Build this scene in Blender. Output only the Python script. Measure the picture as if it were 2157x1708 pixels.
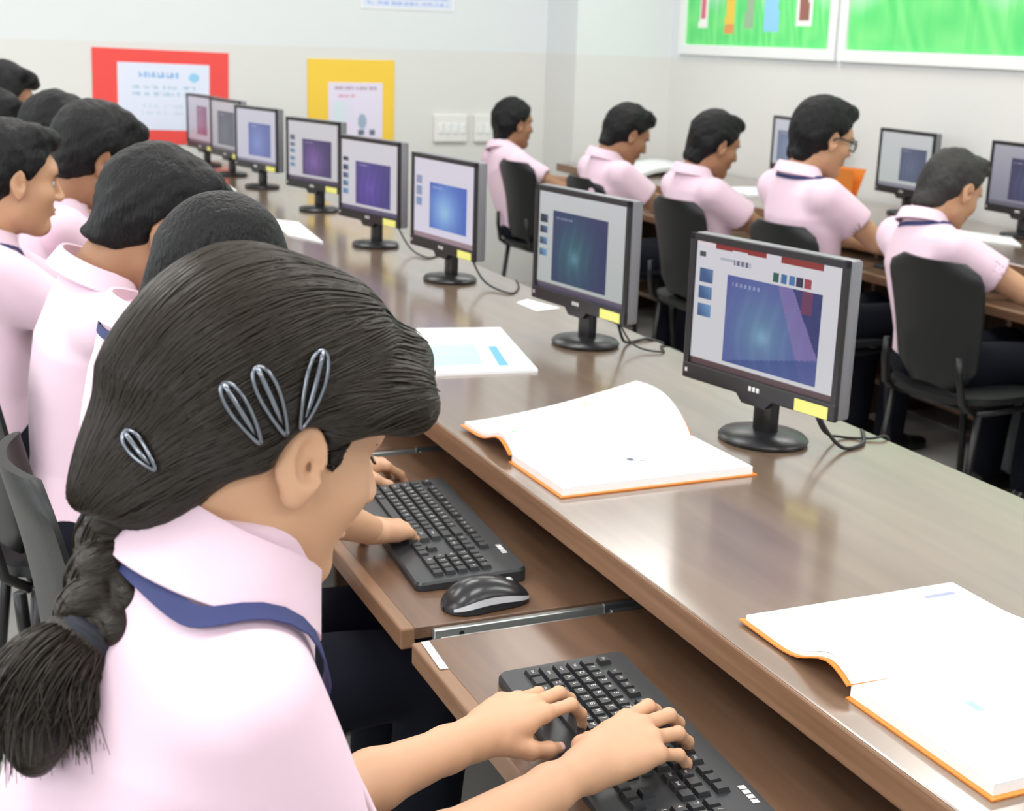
import bpy, bmesh, math, random
import numpy as np
from mathutils import Vector, Matrix

for o in list(bpy.data.objects):
    bpy.data.objects.remove(o, do_unlink=True)
scene = bpy.context.scene
COL = scene.collection
random.seed(7)
rng = np.random.default_rng(7)

# ------------------------------------------------------------------ camera
F_PX, YAW, PITCH, ROLL = 2921.2, 0.41249, 0.26035, 0.03158     # focal length in pixels of a 2157 wide frame
CAM = np.array([0.0, 0.0, 1.43])
_fw = np.array([math.sin(YAW) * math.cos(PITCH), math.cos(YAW) * math.cos(PITCH), -math.sin(PITCH)])
_rt = np.array([math.cos(YAW), -math.sin(YAW), 0.0])
_up = np.cross(_rt, _fw)
_r2 = math.cos(ROLL) * _rt + math.sin(ROLL) * _up
_u2 = -math.sin(ROLL) * _rt + math.cos(ROLL) * _up
cam_data = bpy.data.cameras.new('camera')
cam_data.sensor_width = 36.0
cam_data.lens = F_PX / 2157.0 * 36.0
cam_data.clip_start = 0.05
cam_data.dof.use_dof = True
cam_data.dof.focus_distance = 1.55
cam_data.dof.aperture_fstop = 10.0
cam = bpy.data.objects.new('camera', cam_data)
COL.objects.link(cam)
mw = Matrix(((_r2[0], _u2[0], -_fw[0], CAM[0]), (_r2[1], _u2[1], -_fw[1], CAM[1]),
             (_r2[2], _u2[2], -_fw[2], CAM[2]), (0, 0, 0, 1)))
cam.matrix_world = mw
scene.camera = cam

# ------------------------------------------------------------------ world, light, exposure
world = bpy.data.worlds.new('world')
scene.world = world
world.use_nodes = True
world.node_tree.nodes['Background'].inputs[0].default_value = (0.9, 0.95, 1.0, 1)
world.node_tree.nodes['Background'].inputs[1].default_value = 0.3
scene.view_settings.view_transform = 'Standard'
scene.view_settings.look = 'None'
scene.view_settings.exposure = 0.0
scene.view_settings.gamma = 1.0
scene.view_settings.use_curve_mapping = False

ROOM_X0, ROOM_X1, ROOM_Y0, ROOM_Y1, ROOM_Z = -2.4, 4.05, -3.2, 7.55, 2.85


def area(name, loc, rot, sx, sy, power, col=(1, 1, 1)):
    l = bpy.data.lights.new(name, 'AREA')
    l.shape = 'RECTANGLE'; l.size = sx; l.size_y = sy; l.energy = power; l.color = col
    o = bpy.data.objects.new(name, l); COL.objects.link(o)
    o.location = loc; o.rotation_euler = rot
    return o


CEIL_LIGHTS = [(x, y) for y in (-1.4, 1.0, 3.4, 5.8) for x in (-0.9, 1.05, 3.0)]
for (lx, ly) in CEIL_LIGHTS:                                   # light given off by the ceiling panels
    area('ceiling_panel_light', (lx, ly, ROOM_Z - 0.05), (0, 0, 0), 1.15, 0.55, 20.0, (1.0, 0.985, 0.96))
for wy in (-1.2, 1.6, 4.4):                                     # daylight through the windows in the left wall
    area('window_daylight', (ROOM_X0 + 0.06, wy, 1.75), (0, math.radians(-90), 0), 1.3, 1.7, 18.0, (0.93, 0.97, 1.0))

# ------------------------------------------------------------------ materials
MATS = {}


def mat(name, col, rough=0.5, metal=0.0, spec=0.5, emit=None, estr=0.0, noise=None, bump=None, sheen=0.0,
        sss=0.0, coat=0.0, trans=0.0, alpha=1.0, aniso=0.0):
    """Principled material. noise=(scale, amount, stretch) varies colour; bump=(scale, strength, stretch)."""
    m = bpy.data.materials.new(name)
    m.use_nodes = True
    nt = m.node_tree
    b = nt.nodes['Principled BSDF']
    c4 = (col[0], col[1], col[2], 1)
    b.inputs['Base Color'].default_value = c4
    b.inputs['Roughness'].default_value = rough
    b.inputs['Metallic'].default_value = metal
    b.inputs['Specular IOR Level'].default_value = spec
    if emit:
        b.inputs['Emission Color'].default_value = (emit[0], emit[1], emit[2], 1)
        b.inputs['Emission Strength'].default_value = estr
    if sheen:
        b.inputs['Sheen Weight'].default_value = sheen
    if sss:
        b.inputs['Subsurface Weight'].default_value = sss
        b.inputs['Subsurface Radius'].default_value = (0.012, 0.005, 0.003)
        b.inputs['Subsurface Scale'].default_value = 1.0
    if coat:
        b.inputs['Coat Weight'].default_value = coat
        b.inputs['Coat Roughness'].default_value = 0.1
    if trans:
        b.inputs['Transmission Weight'].default_value = trans
    if aniso:
        b.inputs['Anisotropic'].default_value = aniso
    tc = None
    if noise or bump:
        tc = nt.nodes.new('ShaderNodeTexCoord')
    if noise:
        sc, am, st = noise
        mp = nt.nodes.new('ShaderNodeMapping'); mp.inputs['Scale'].default_value = st
        nz = nt.nodes.new('ShaderNodeTexNoise'); nz.inputs['Scale'].default_value = sc
        nz.inputs['Detail'].default_value = 5
        cr = nt.nodes.new('ShaderNodeMix'); cr.data_type = 'RGBA'
        cr.inputs['A'].default_value = tuple(max(0, v * (1 - am)) for v in col) + (1,)
        cr.inputs['B'].default_value = tuple(min(1, v * (1 + am)) for v in col) + (1,)
        nt.links.new(tc.outputs['Object'], mp.inputs['Vector'])
        nt.links.new(mp.outputs['Vector'], nz.inputs['Vector'])
        nt.links.new(nz.outputs['Fac'], cr.inputs['Factor'])
        nt.links.new(cr.outputs['Result'], b.inputs['Base Color'])
    if bump:
        sc, am, st = bump
        mp = nt.nodes.new('ShaderNodeMapping'); mp.inputs['Scale'].default_value = st
        nz = nt.nodes.new('ShaderNodeTexNoise'); nz.inputs['Scale'].default_value = sc
        nz.inputs['Detail'].default_value = 4
        bp = nt.nodes.new('ShaderNodeBump'); bp.inputs['Strength'].default_value = am
        bp.inputs['Distance'].default_value = 0.01
        nt.links.new(tc.outputs['Object'], mp.inputs['Vector'])
        nt.links.new(mp.outputs['Vector'], nz.inputs['Vector'])
        nt.links.new(nz.outputs['Fac'], bp.inputs['Height'])
        nt.links.new(bp.outputs['Normal'], b.inputs['Normal'])
    MATS[name] = m
    return m


def attr_mat(name, rough=0.6, estr=0.0, spec=0.4):
    """Colours come from the mesh's 'print' colour attribute (flat print or a lit screen)."""
    m = bpy.data.materials.new(name); m.use_nodes = True
    nt = m.node_tree; b = nt.nodes['Principled BSDF']
    a = nt.nodes.new('ShaderNodeAttribute'); a.attribute_name = 'print'
    b.inputs['Roughness'].default_value = rough
    b.inputs['Specular IOR Level'].default_value = spec
    if estr:
        b.inputs['Base Color'].default_value = (0.01, 0.01, 0.012, 1)
        nt.links.new(a.outputs['Color'], b.inputs['Emission Color'])
        b.inputs['Emission Strength'].default_value = estr
    else:
        nt.links.new(a.outputs['Color'], b.inputs['Base Color'])
    MATS[name] = m
    return m


def wood(name, c1, c2, rough, axis_scale, coat=0.0, coat_ior=1.5):
    m = bpy.data.materials.new(name); m.use_nodes = True
    nt = m.node_tree; b = nt.nodes['Principled BSDF']
    tc = nt.nodes.new('ShaderNodeTexCoord')
    mp = nt.nodes.new('ShaderNodeMapping'); mp.inputs['Scale'].default_value = axis_scale
    nz = nt.nodes.new('ShaderNodeTexNoise'); nz.inputs['Scale'].default_value = 3.0
    nz.inputs['Detail'].default_value = 7; nz.inputs['Distortion'].default_value = 0.4
    cr = nt.nodes.new('ShaderNodeValToRGB')
    cr.color_ramp.elements[0].position = 0.32; cr.color_ramp.elements[0].color = c1 + (1,)
    cr.color_ramp.elements[1].position = 0.68; cr.color_ramp.elements[1].color = c2 + (1,)
    nt.links.new(tc.outputs['Object'], mp.inputs['Vector'])
    nt.links.new(mp.outputs['Vector'], nz.inputs['Vector'])
    nt.links.new(nz.outputs['Fac'], cr.inputs['Fac'])
    nt.links.new(cr.outputs['Color'], b.inputs['Base Color'])
    b.inputs['Roughness'].default_value = rough
    b.inputs['Coat Weight'].default_value = coat
    b.inputs['Coat Roughness'].default_value = 0.16
    b.inputs['Coat IOR'].default_value = coat_ior
    MATS[name] = m
    return m


mat('wall_white', (0.745, 0.785, 0.80), 0.6, noise=(1.5, 0.015, (1, 1, 1)))
mat('wall_cream', (0.73, 0.735, 0.715), 0.6, noise=(1.5, 0.02, (1, 1, 1)))
mat('ceiling_white', (0.85, 0.85, 0.84), 0.8)
mat('floor_tile', (0.50, 0.49, 0.46), 0.18, noise=(6, 0.08, (1, 1, 1)))
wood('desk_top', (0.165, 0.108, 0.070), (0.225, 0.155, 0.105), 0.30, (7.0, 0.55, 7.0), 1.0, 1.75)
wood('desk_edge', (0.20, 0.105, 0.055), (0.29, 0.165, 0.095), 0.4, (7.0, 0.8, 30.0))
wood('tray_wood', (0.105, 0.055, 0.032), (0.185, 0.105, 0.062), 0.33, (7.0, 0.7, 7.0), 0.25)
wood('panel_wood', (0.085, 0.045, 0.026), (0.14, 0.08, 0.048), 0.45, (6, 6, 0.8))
mat('black_plastic', (0.012, 0.012, 0.014), 0.32)
mat('chair_plastic', (0.014, 0.015, 0.016), 0.45, spec=0.35, bump=(300, 0.08, (1, 1, 1)))
mat('chair_metal', (0.02, 0.02, 0.022), 0.35, 0.4)
mat('monitor_side', (0.17, 0.17, 0.19), 0.35)
mat('steel', (0.55, 0.58, 0.57), 0.32, 0.85)
mat('steel_dark', (0.20, 0.22, 0.22), 0.4, 0.8)
mat('white_trim', (0.82, 0.82, 0.80), 0.45)
mat('sticker_yellow', (0.80, 0.78, 0.22), 0.6)
mat('sticker_white', (0.82, 0.84, 0.86), 0.5)
mat('badge_silver', (0.75, 0.75, 0.76), 0.3, 0.5)
mat('key_black', (0.020, 0.021, 0.024), 0.42)
mat('keyboard_black', (0.026, 0.029, 0.033), 0.36)
mat('legend_white', (0.75, 0.75, 0.75), 0.6)
mat('mouse_black', (0.02, 0.021, 0.024), 0.25)
mat('mouse_grey', (0.58, 0.59, 0.63), 0.3, 0.2)
mat('paper', (0.88, 0.90, 0.92), 0.7)
mat('cover_orange', (0.80, 0.25, 0.035), 0.45)
mat('pages_side', (0.80, 0.80, 0.82), 0.8, noise=(400, 0.15, (0.02, 0.02, 1)))
mat('skin_girl', (0.62, 0.36, 0.22), 0.5, sss=0.12, noise=(18, 0.06, (1, 1, 1)))
mat('skin_brown', (0.35, 0.175, 0.095), 0.52, sss=0.1, noise=(14, 0.08, (1, 1, 1)))
mat('skin_tan', (0.54, 0.30, 0.175), 0.52, sss=0.1, noise=(14, 0.08, (1, 1, 1)))
mat('nail', (0.72, 0.44, 0.38), 0.28)
mat('lips', (0.46, 0.19, 0.15), 0.45)
mat('eye_white', (0.50, 0.47, 0.44), 0.3)
mat('eye_dark', (0.012, 0.008, 0.006), 0.2)
mat('shirt_pink', (0.82, 0.61, 0.725), 0.8, sheen=0.15, bump=(900, 0.05, (1, 1, 1)))
mat('navy_cloth', (0.0045, 0.0055, 0.012), 0.85, spec=0.2, bump=(700, 0.1, (1, 1, 1)))
mat('lanyard_navy', (0.022, 0.032, 0.135), 0.6, bump=(1200, 0.15, (1, 1, 1)))
mat('shoe_black', (0.010, 0.010, 0.011), 0.3)
mat('hair_black', (0.006, 0.006, 0.007), 0.45, spec=0.22, bump=(170, 0.5, (1, 1, 0.35)))
mat('hair_grey', (0.035, 0.034, 0.032), 0.6, spec=0.3, bump=(220, 0.5, (1, 1, 0.5)))
mat('hair_brown', (0.016, 0.011, 0.007), 0.40, spec=0.35, bump=(90, 0.35, (0.3, 2.0, 2.0)))
mat('hair_strand', (0.021, 0.014, 0.009), 0.36, spec=0.4)
mat('hair_tie', (0.010, 0.013, 0.022), 0.7)
mat('clip_metal', (0.22, 0.24, 0.28), 0.12, 0.95)
mat('cable_black', (0.015, 0.015, 0.016), 0.5)
mat('pc_grey', (0.42, 0.46, 0.50), 0.45)
mat('frame_white', (0.86, 0.89, 0.88), 0.5)
mat('glass_lens', (0.9, 0.9, 0.9), 0.05, trans=0.9)
mat('lamp_diffuser', (0.9, 0.9, 0.9), 0.5, emit=(1.0, 0.985, 0.96), estr=2.0)
mat('window_glow', (0.9, 0.9, 0.9), 0.5, emit=(0.93, 0.97, 1.0), estr=1.6)
attr_mat('print_matte', 0.65)
attr_mat('screen_lit', 0.25, estr=0.85)


# ------------------------------------------------------------------ mesh helpers
def tag(o, label, cat, group=None):
    o['label'] = label; o['category'] = cat
    if group: o['group'] = group
    return o


def setp(o, parent):
    if parent is not None:
        o.parent = parent
    return o


def mkobj(name, me, mats, parent=None, loc=None, rot=None):
    o = bpy.data.objects.new(name, me)
    COL.objects.link(o)
    if mats is not None and len(me.materials) == 0:
        for m in (mats if isinstance(mats, (list, tuple)) else [mats]):
            me.materials.append(MATS[m])
    setp(o, parent)
    if loc is not None: o.location = loc
    if rot is not None: o.rotation_euler = rot
    return o


def empty(name, loc=(0, 0, 0), rz=0.0):
    o = bpy.data.objects.new(name, None); COL.objects.link(o)
    o.location = loc; o.rotation_euler = (0, 0, rz); o.empty_display_size = 0.05
    return o


def pmesh(name, verts, faces, smooth=False, mi=None):
    me = bpy.data.meshes.new(name)
    me.from_pydata([tuple(map(float, v)) for v in verts], [], [tuple(map(int, f)) for f in faces])
    if smooth: me.polygons.foreach_set('use_smooth', [True] * len(me.polygons))
    if mi is not None: me.polygons.foreach_set('material_index', [int(i) for i in mi])
    me.update()
    return me


def nmesh(name, V, Q, smooth=True):
    """numpy mesh: V (n,3), Q (m,k) faces of k corners"""
    me = bpy.data.meshes.new(name)
    V = np.ascontiguousarray(V, np.float32); Q = np.ascontiguousarray(Q, np.int32)
    me.vertices.add(len(V)); me.vertices.foreach_set('co', V.ravel())
    k = Q.shape[1]
    me.loops.add(Q.size); me.loops.foreach_set('vertex_index', Q.ravel())
    me.polygons.add(len(Q)); me.polygons.foreach_set('loop_start', np.arange(0, Q.size, k, dtype=np.int32))
    me.polygons.foreach_set('loop_total', np.full(len(Q), k, np.int32))
    if smooth: me.polygons.foreach_set('use_smooth', np.ones(len(Q), bool))
    me.update(calc_edges=True); me.validate()
    return me


class MB:
    """Collects boxes, tubes, plates into one mesh."""

    def __init__(s): s.v = []; s.f = []; s.m = []

    def add(s, v, f, mi=0, M=None):
        o = len(s.v)
        for p in v:
            p = Vector(p)
            if M is not None: p = M @ p
            s.v.append(p)
        for q in f: s.f.append([i + o for i in q]); s.m.append(mi)
        return s

    def box(s, c, d, bev=0.0, mi=0, M=None, seg=2):
        bm = bmesh.new(); bmesh.ops.create_cube(bm, size=1.0)
        for v in bm.verts: v.co = Vector((v.co.x * d[0], v.co.y * d[1], v.co.z * d[2]))
        if bev: bmesh.ops.bevel(bm, geom=list(bm.edges), offset=bev, segments=seg, affect='EDGES', profile=0.5)
        bm.verts.index_update()
        s.add([v.co + Vector(c) for v in bm.verts], [[v.index for v in f.verts] for f in bm.faces], mi, M)
        bm.free(); return s

    def tube(s, pts, r, n=8, mi=0, M=None, cap=True):
        pts = [Vector(p) for p in pts]; rr = r if isinstance(r, (list, tuple)) else [r] * len(pts)
        o = []; f = []; prev = None
        for i, p in enumerate(pts):
            t = (pts[min(i + 1, len(pts) - 1)] - pts[max(i - 1, 0)]).normalized()
            if prev is None:
                a = Vector((0, 0, 1)) if abs(t.z) < 0.9 else Vector((1, 0, 0))
                x = t.cross(a).normalized()
            else: x = (prev - t * prev.dot(t)).normalized()
            prev = x; y = t.cross(x)
            for k in range(n):
                a = 2 * math.pi * k / n
                o.append(p + (x * math.cos(a) + y * math.sin(a)) * rr[i])
        for i in range(len(pts) - 1):
            for k in range(n):
                f.append([i * n + k, i * n + (k + 1) % n, (i + 1) * n + (k + 1) % n, (i + 1) * n + k])
        if cap:
            f.append(list(range(n))[::-1]); f.append([(len(pts) - 1) * n + k for k in range(n)])
        return s.add(o, f, mi, M)

    def lathe(s, prof, n=32, c=(0, 0, 0), sx=1.0, sy=1.0, mi=0, M=None):
        o = []; f = []
        for (r, z) in prof:
            for k in range(n):
                a = 2 * math.pi * k / n
                o.append((c[0] + r * sx * math.cos(a), c[1] + r * sy * math.sin(a), c[2] + z))
        for i in range(len(prof) - 1):
            for k in range(n):
                f.append([i * n + k, i * n + (k + 1) % n, (i + 1) * n + (k + 1) % n, (i + 1) * n + k])
        f.append(list(range(n))[::-1]); f.append([(len(prof) - 1) * n + k for k in range(n)])
        return s.add(o, f, mi, M)

    def plate(s, out, z0, z1, mi=0, M=None):
        """a closed 2D outline (x, y) extruded between z0 and z1"""
        n = len(out)
        v = [(x, y, z0) for x, y in out] + [(x, y, z1) for x, y in out]
        f = [list(range(n))[::-1], list(range(n, 2 * n))] + [[i, (i + 1) % n, n + (i + 1) % n, n + i] for i in range(n)]
        return s.add(v, f, mi, M)

    def build(s, name, mats, parent=None, smooth=False, loc=None, rot=None, angle=None):
        me = pmesh(name, s.v, s.f, smooth, s.m)
        if smooth and angle: me.set_sharp_from_angle(angle=math.radians(angle))
        return mkobj(name, me, mats, parent, loc, rot)


def struct(o):
    o['kind'] = 'structure'
    return o


def print_grid(name, nx, ny, fn, P, parent=None, material='print_matte'):
    """flat printed sheet: grid nx*ny, colour of each cell from fn(u, v) in sRGB 0..1; P(u, v) gives the point"""
    us = np.linspace(0, 1, nx + 1); vs = np.linspace(0, 1, ny + 1)
    V = np.array([P(u, v) for v in vs for u in us], np.float32)
    i = np.arange(nx * ny); a = (i // nx) * (nx + 1) + i % nx
    Q = np.stack([a, a + 1, a + nx + 2, a + nx + 1], 1)
    me = nmesh(name, V, Q, True)
    at = me.color_attributes.new('print', 'FLOAT_COLOR', 'CORNER')
    uc = (us[:-1] + us[1:]) / 2; vc = (vs[:-1] + vs[1:]) / 2
    C = np.array([fn(u, v) for v in vc for u in uc], np.float32)
    L = np.where(C <= 0.04045, C / 12.92, ((C + 0.055) / 1.055) ** 2.4)
    L = np.concatenate([L, np.ones((len(L), 1), np.float32)], 1)
    at.data.foreach_set('color', np.repeat(L, 4, 0).astype(np.float32).ravel())
    return mkobj(name, me, material, parent)


# ------------------------------------------------------------------ implicit surfaces (bodies, clothes, hair)
def V3(*a): return np.array(a[0] if len(a) == 1 else a, np.float64)


def nrm(v): v = V3(v); return v / (np.linalg.norm(v) + 1e-12)


class S:
    def __init__(s, f, lo, hi): s.f = f; s.lo = V3(lo); s.hi = V3(hi)


def Ell(c, r, R=None):
    c = V3(c); r = V3(r); m = max(r)

    def f(p):
        q = p - c
        if R is not None: q = q @ R
        k0 = np.sqrt(((q / r) ** 2).sum(1)); k1 = np.sqrt(((q / (r * r)) ** 2).sum(1)) + 1e-9
        return k0 * (k0 - 1) / k1
    ext = V3(m, m, m) if R is not None else r
    return S(f, c - ext, c + ext)


def Cone(a, b, ra, rb):
    a = V3(a); b = V3(b); ba = b - a; L = ba @ ba + 1e-12; m = max(ra, rb)

    def f(p):
        t = np.clip(((p - a) @ ba) / L, 0, 1)
        return np.sqrt((((p - a) - t[:, None] * ba) ** 2).sum(1)) - (ra + (rb - ra) * t)
    return S(f, np.minimum(a, b) - m, np.maximum(a, b) + m)


def Un(k, *fs):
    fs = [x for x in fs if x is not None]

    def f(p):
        d = fs[0].f(p)
        for g in fs[1:]:
            e = g.f(p)
            if k > 0:
                h = np.clip(0.5 + 0.5 * (e - d) / k, 0, 1)
                d = e + (d - e) * h - k * h * (1 - h)
            else: d = np.minimum(d, e)
        return d
    return S(f, np.min([x.lo for x in fs], 0) - k * .3, np.max([x.hi for x in fs], 0) + k * .3)


def Sub(k, a, *bs):
    def f(p):
        d = a.f(p)
        for b in bs:
            e = -b.f(p)
            if k > 0:
                h = np.clip(0.5 - 0.5 * (e - d) / k, 0, 1)
                d = e + (d - e) * h + k * h * (1 - h)
            else: d = np.maximum(d, e)
        return d
    return S(f, a.lo, a.hi)


def Half(p0, n):
    """half space: inside where (p - p0).n < 0"""
    p0 = V3(p0); n = nrm(n)
    return S(lambda p: (p - p0) @ n, (-9, -9, -9), (9, 9, 9))


def And(k, a, *bs):
    return Sub(k, a, *[S((lambda g: (lambda p: -g.f(p)))(b), b.lo, b.hi) for b in bs])


def Xf(a, c, R, s=1.0):
    """place a shape: rotation R, scale s (number or one per local axis)"""
    c = V3(c); R = np.array(R); sv = np.ones(3) * s; mn = sv.min()
    ext = np.abs(R) @ (np.maximum(np.abs(a.lo), np.abs(a.hi)) * sv)
    return S(lambda p: a.f(((p - c) @ R) / sv) * mn, c - ext, c + ext)


def Disp(a, fn, pad=0.004):
    return S(lambda p: a.f(p) + fn(p), a.lo - pad, a.hi + pad)


def waves(seed, freq, amp, n=7, stretch=(1, 1, 1)):
    """smooth pseudo-noise out of a few sines"""
    r = np.random.default_rng(seed); D = r.normal(size=(n, 3)); D /= np.linalg.norm(D, axis=1)[:, None]
    D = D * freq * r.uniform(0.6, 1.6, (n, 1)) * np.array(stretch); ph = r.uniform(0, 6.28, n)
    return lambda p: amp * np.sin(p @ D.T + ph).sum(1) / math.sqrt(n)


def surface(a, vox):
    """surface nets over a sparse grid -> (verts, quads)"""
    B = 4
    lo = a.lo - 2.5 * vox; n = np.ceil((a.hi + 2.5 * vox - lo) / vox).astype(int) + 1
    nc = (n + B - 1) // B; n = nc * B
    g = [np.arange(k) for k in nc]
    I = np.stack(np.meshgrid(*g, indexing='ij'), -1).reshape(-1, 3)
    cen = lo + (I * B + (B - 1) / 2) * vox
    dc = np.concatenate([a.f(cen[i:i + 200000]) for i in range(0, len(cen), 200000)])
    Vv = dc.reshape(nc).astype(np.float32)
    Vv = np.repeat(np.repeat(np.repeat(Vv, B, 0), B, 1), B, 2)
    act = I[np.abs(dc) < vox * B * 1.7]
    off = np.stack(np.meshgrid(*[np.arange(B)] * 3, indexing='ij'), -1).reshape(-1, 3)
    for i in range(0, len(act), 4000):
        J = (act[i:i + 4000, None, :] * B + off[None]).reshape(-1, 3)
        Vv[J[:, 0], J[:, 1], J[:, 2]] = a.f(lo + J * vox)
    Sg = Vv < 0
    cnt = np.zeros(tuple(n - 1), np.int8)
    for dx in (0, 1):
        for dy in (0, 1):
            for dz in (0, 1):
                cnt += Sg[dx:n[0] - 1 + dx, dy:n[1] - 1 + dy, dz:n[2] - 1 + dz]
    ix = np.stack(np.nonzero((cnt > 0) & (cnt < 8)), 1)
    acc = np.zeros((len(ix), 3)); num = np.zeros(len(ix))
    cor = [(x, y, z) for x in (0, 1) for y in (0, 1) for z in (0, 1)]
    for c1 in cor:
        for ax in range(3):
            if c1[ax]: continue
            c2 = list(c1); c2[ax] = 1
            va = Vv[ix[:, 0] + c1[0], ix[:, 1] + c1[1], ix[:, 2] + c1[2]]
            vb = Vv[ix[:, 0] + c2[0], ix[:, 1] + c2[1], ix[:, 2] + c2[2]]
            cr = (va < 0) != (vb < 0)
            t = np.where(cr, va / np.where(cr, va - vb, 1), 0)
            pos = np.array(c1, float)[None] + np.zeros((len(ix), 3)); pos[:, ax] += t
            acc += pos * cr[:, None]; num += cr
    Vt = lo + (ix + acc / np.maximum(num, 1)[:, None]) * vox
    vid = np.full(tuple(n - 1), -1, np.int32); vid[ix[:, 0], ix[:, 1], ix[:, 2]] = np.arange(len(ix))
    Q = []
    for ax in range(3):
        b1, b2 = (ax + 1) % 3, (ax + 2) % 3
        sl1 = [slice(1, n[k] - 1) for k in range(3)]; sl2 = list(sl1)
        sl1[ax] = slice(0, n[ax] - 1); sl2[ax] = slice(1, n[ax])
        A = Sg[tuple(sl1)]; Bb = Sg[tuple(sl2)]
        e = np.stack(np.nonzero(A != Bb), 1)
        if len(e) == 0: continue
        sgn = A[e[:, 0], e[:, 1], e[:, 2]]
        base = e.copy()
        for k in range(3):
            if k != ax: base[:, k] += 1
        def cell(d1, d2):
            c = base.copy(); c[:, b1] -= d1; c[:, b2] -= d2
            return vid[c[:, 0], c[:, 1], c[:, 2]]
        q = np.stack([cell(1, 1), cell(0, 1), cell(0, 0), cell(1, 0)], 1)
        q[~sgn] = q[~sgn][:, ::-1]
        Q.append(q)
    Q = np.concatenate(Q)
    return Vt, Q[(Q >= 0).all(1)]


def sdf_obj(name, shapes, material, parent, inv=None):
    """shapes: list of (S, voxel); all become one mesh; inv: matrix bringing world points into the parent's frame"""
    Vs, Qs, o = [], [], 0
    for a, vox in shapes:
        v, q = surface(a, vox); Vs.append(v); Qs.append(q + o); o += len(v)
    V = np.concatenate(Vs)
    if inv is not None: V = V @ inv[:3, :3].T + inv[:3, 3]
    return mkobj(name, nmesh(name, V, np.concatenate(Qs)), material, parent)


def grad(f, p, h=1e-4):
    g = np.zeros_like(p)
    for k in range(3):
        d = np.zeros(3); d[k] = h
        g[:, k] = (f(p + d) - f(p - d)) / (2 * h)
    return g / (np.linalg.norm(g, axis=1)[:, None] + 1e-9)


def project(f, p, off=0.0, it=6):
    p = np.array(p, float)
    for _ in range(it):
        p = p - (f(p) - off)[:, None] * grad(f, p) * 0.9
    return p


def rotm(yaw, pitch, roll=0.0):
    """columns: forward, left, up; pitch > 0 looks down; yaw about z"""
    cy, sy, cp, sp, cr, sr = math.cos(yaw), math.sin(yaw), math.cos(pitch), math.sin(pitch), math.cos(roll), math.sin(roll)
    Rz = np.array([[cy, -sy, 0], [sy, cy, 0], [0, 0, 1]]); Ry = np.array([[cp, 0, sp], [0, 1, 0], [-sp, 0, cp]])
    Rx = np.array([[1, 0, 0], [0, cr, -sr], [0, sr, cr]])
    return Rz @ Ry @ Rx


# ================================================================== the room
DADO = 1.34


def slab(name, c, d, material):
    return struct(MB().box(c, d).build(name, material))


W_, D_ = ROOM_X1 - ROOM_X0, ROOM_Y1 - ROOM_Y0
CX, CY = (ROOM_X0 + ROOM_X1) / 2, (ROOM_Y0 + ROOM_Y1) / 2
floor_o = slab('floor', (CX, CY, -0.05), (W_ + 0.4, D_ + 0.4, 0.1), 'steel_dark')
floor_o.data.materials[0] = MATS['floor_tile']
# floor tiles as pieces of their own, as far as the gap between the desks shows them
tile_me = pmesh('floor_piece', *[(lambda m: (m.v, m.f))(MB().box((0, 0, 0.004), (0.594, 0.594, 0.008), 0.002, seg=1))][0])
for i in range(5):
    for j in range(9):
        t = mkobj('floor_piece', tile_me, 'floor_tile', floor_o, (1.55 + 0.6 * i + 0.3 - 0.3, 2.0 + 0.6 * j, 0.0))
ceiling_o = slab('ceiling', (CX, CY, ROOM_Z + 0.05), (W_ + 0.4, D_ + 0.4, 0.1), 'ceiling_white')


def two_tone(name, c, d):
    """wall painted cream up to the dado height and white above"""
    m = MB()
    m.box((c[0], c[1], DADO / 2), (d[0], d[1], DADO), mi=0)
    m.box((c[0], c[1], (DADO + ROOM_Z) / 2), (d[0], d[1], ROOM_Z - DADO), mi=1)
    return struct(m.build(name, ['wall_cream', 'wall_white']))


two_tone('wall_far', (CX, ROOM_Y1 + 0.06, 0), (W_ + 0.3, 0.12, 1))
two_tone('wall_right', (ROOM_X1 + 0.06, CY, 0), (0.12, D_, 1))
two_tone('wall_column', (3.75, 7.35, 0), (0.6, 0.4, 1))
two_tone('wall_back', (CX, ROOM_Y0 - 0.06, 0), (W_ + 0.3, 0.12, 1))
two_tone('wall_left', (ROOM_X0 - 0.06, CY, 0), (0.12, D_, 1))
for k, wy in enumerate((-1.2, 1.6, 4.4)):
    fr = MB()
    for (dy, dz, sy, sz) in ((0, 0.68, 1.9, 0.06), (0, -0.68, 1.9, 0.06), (0.92, 0, 0.06, 1.36), (-0.92, 0, 0.06, 1.36), (0, 0, 0.05, 1.36)):
        fr.box((ROOM_X0 + 0.025, wy + dy, 1.75 + dz), (0.05, sy, sz), 0.004)
    w = struct(fr.build('window_%d' % (k + 1), 'white_trim'))
    for s in (-1, 1):
        MB().box((ROOM_X0 + 0.012, wy + s * 0.46, 1.75), (0.008, 0.86, 1.3)).build('pane', 'window_glow', w)
for (lx, ly) in CEIL_LIGHTS:                                   # recessed light panels are pieces of the ceiling
    MB().box((lx, ly, ROOM_Z - 0.012), (1.26, 0.66, 0.024), 0.004).build('light_panel_frame', 'white_trim', ceiling_o)
    MB().box((lx, ly, ROOM_Z - 0.028), (1.18, 0.58, 0.012), 0.003).build('light_panel', 'lamp_diffuser', ceiling_o)


# ------------------------------------------------------------------ wall pictures
def lerp(a, b, t): return tuple(a[i] + (b[i] - a[i]) * t for i in range(3))


def hsh(*a):
    s = math.sin(sum(v * k for v, k in zip(a, (12.9898, 78.233, 37.719)))) * 43758.5453
    return s - math.floor(s)


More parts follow.
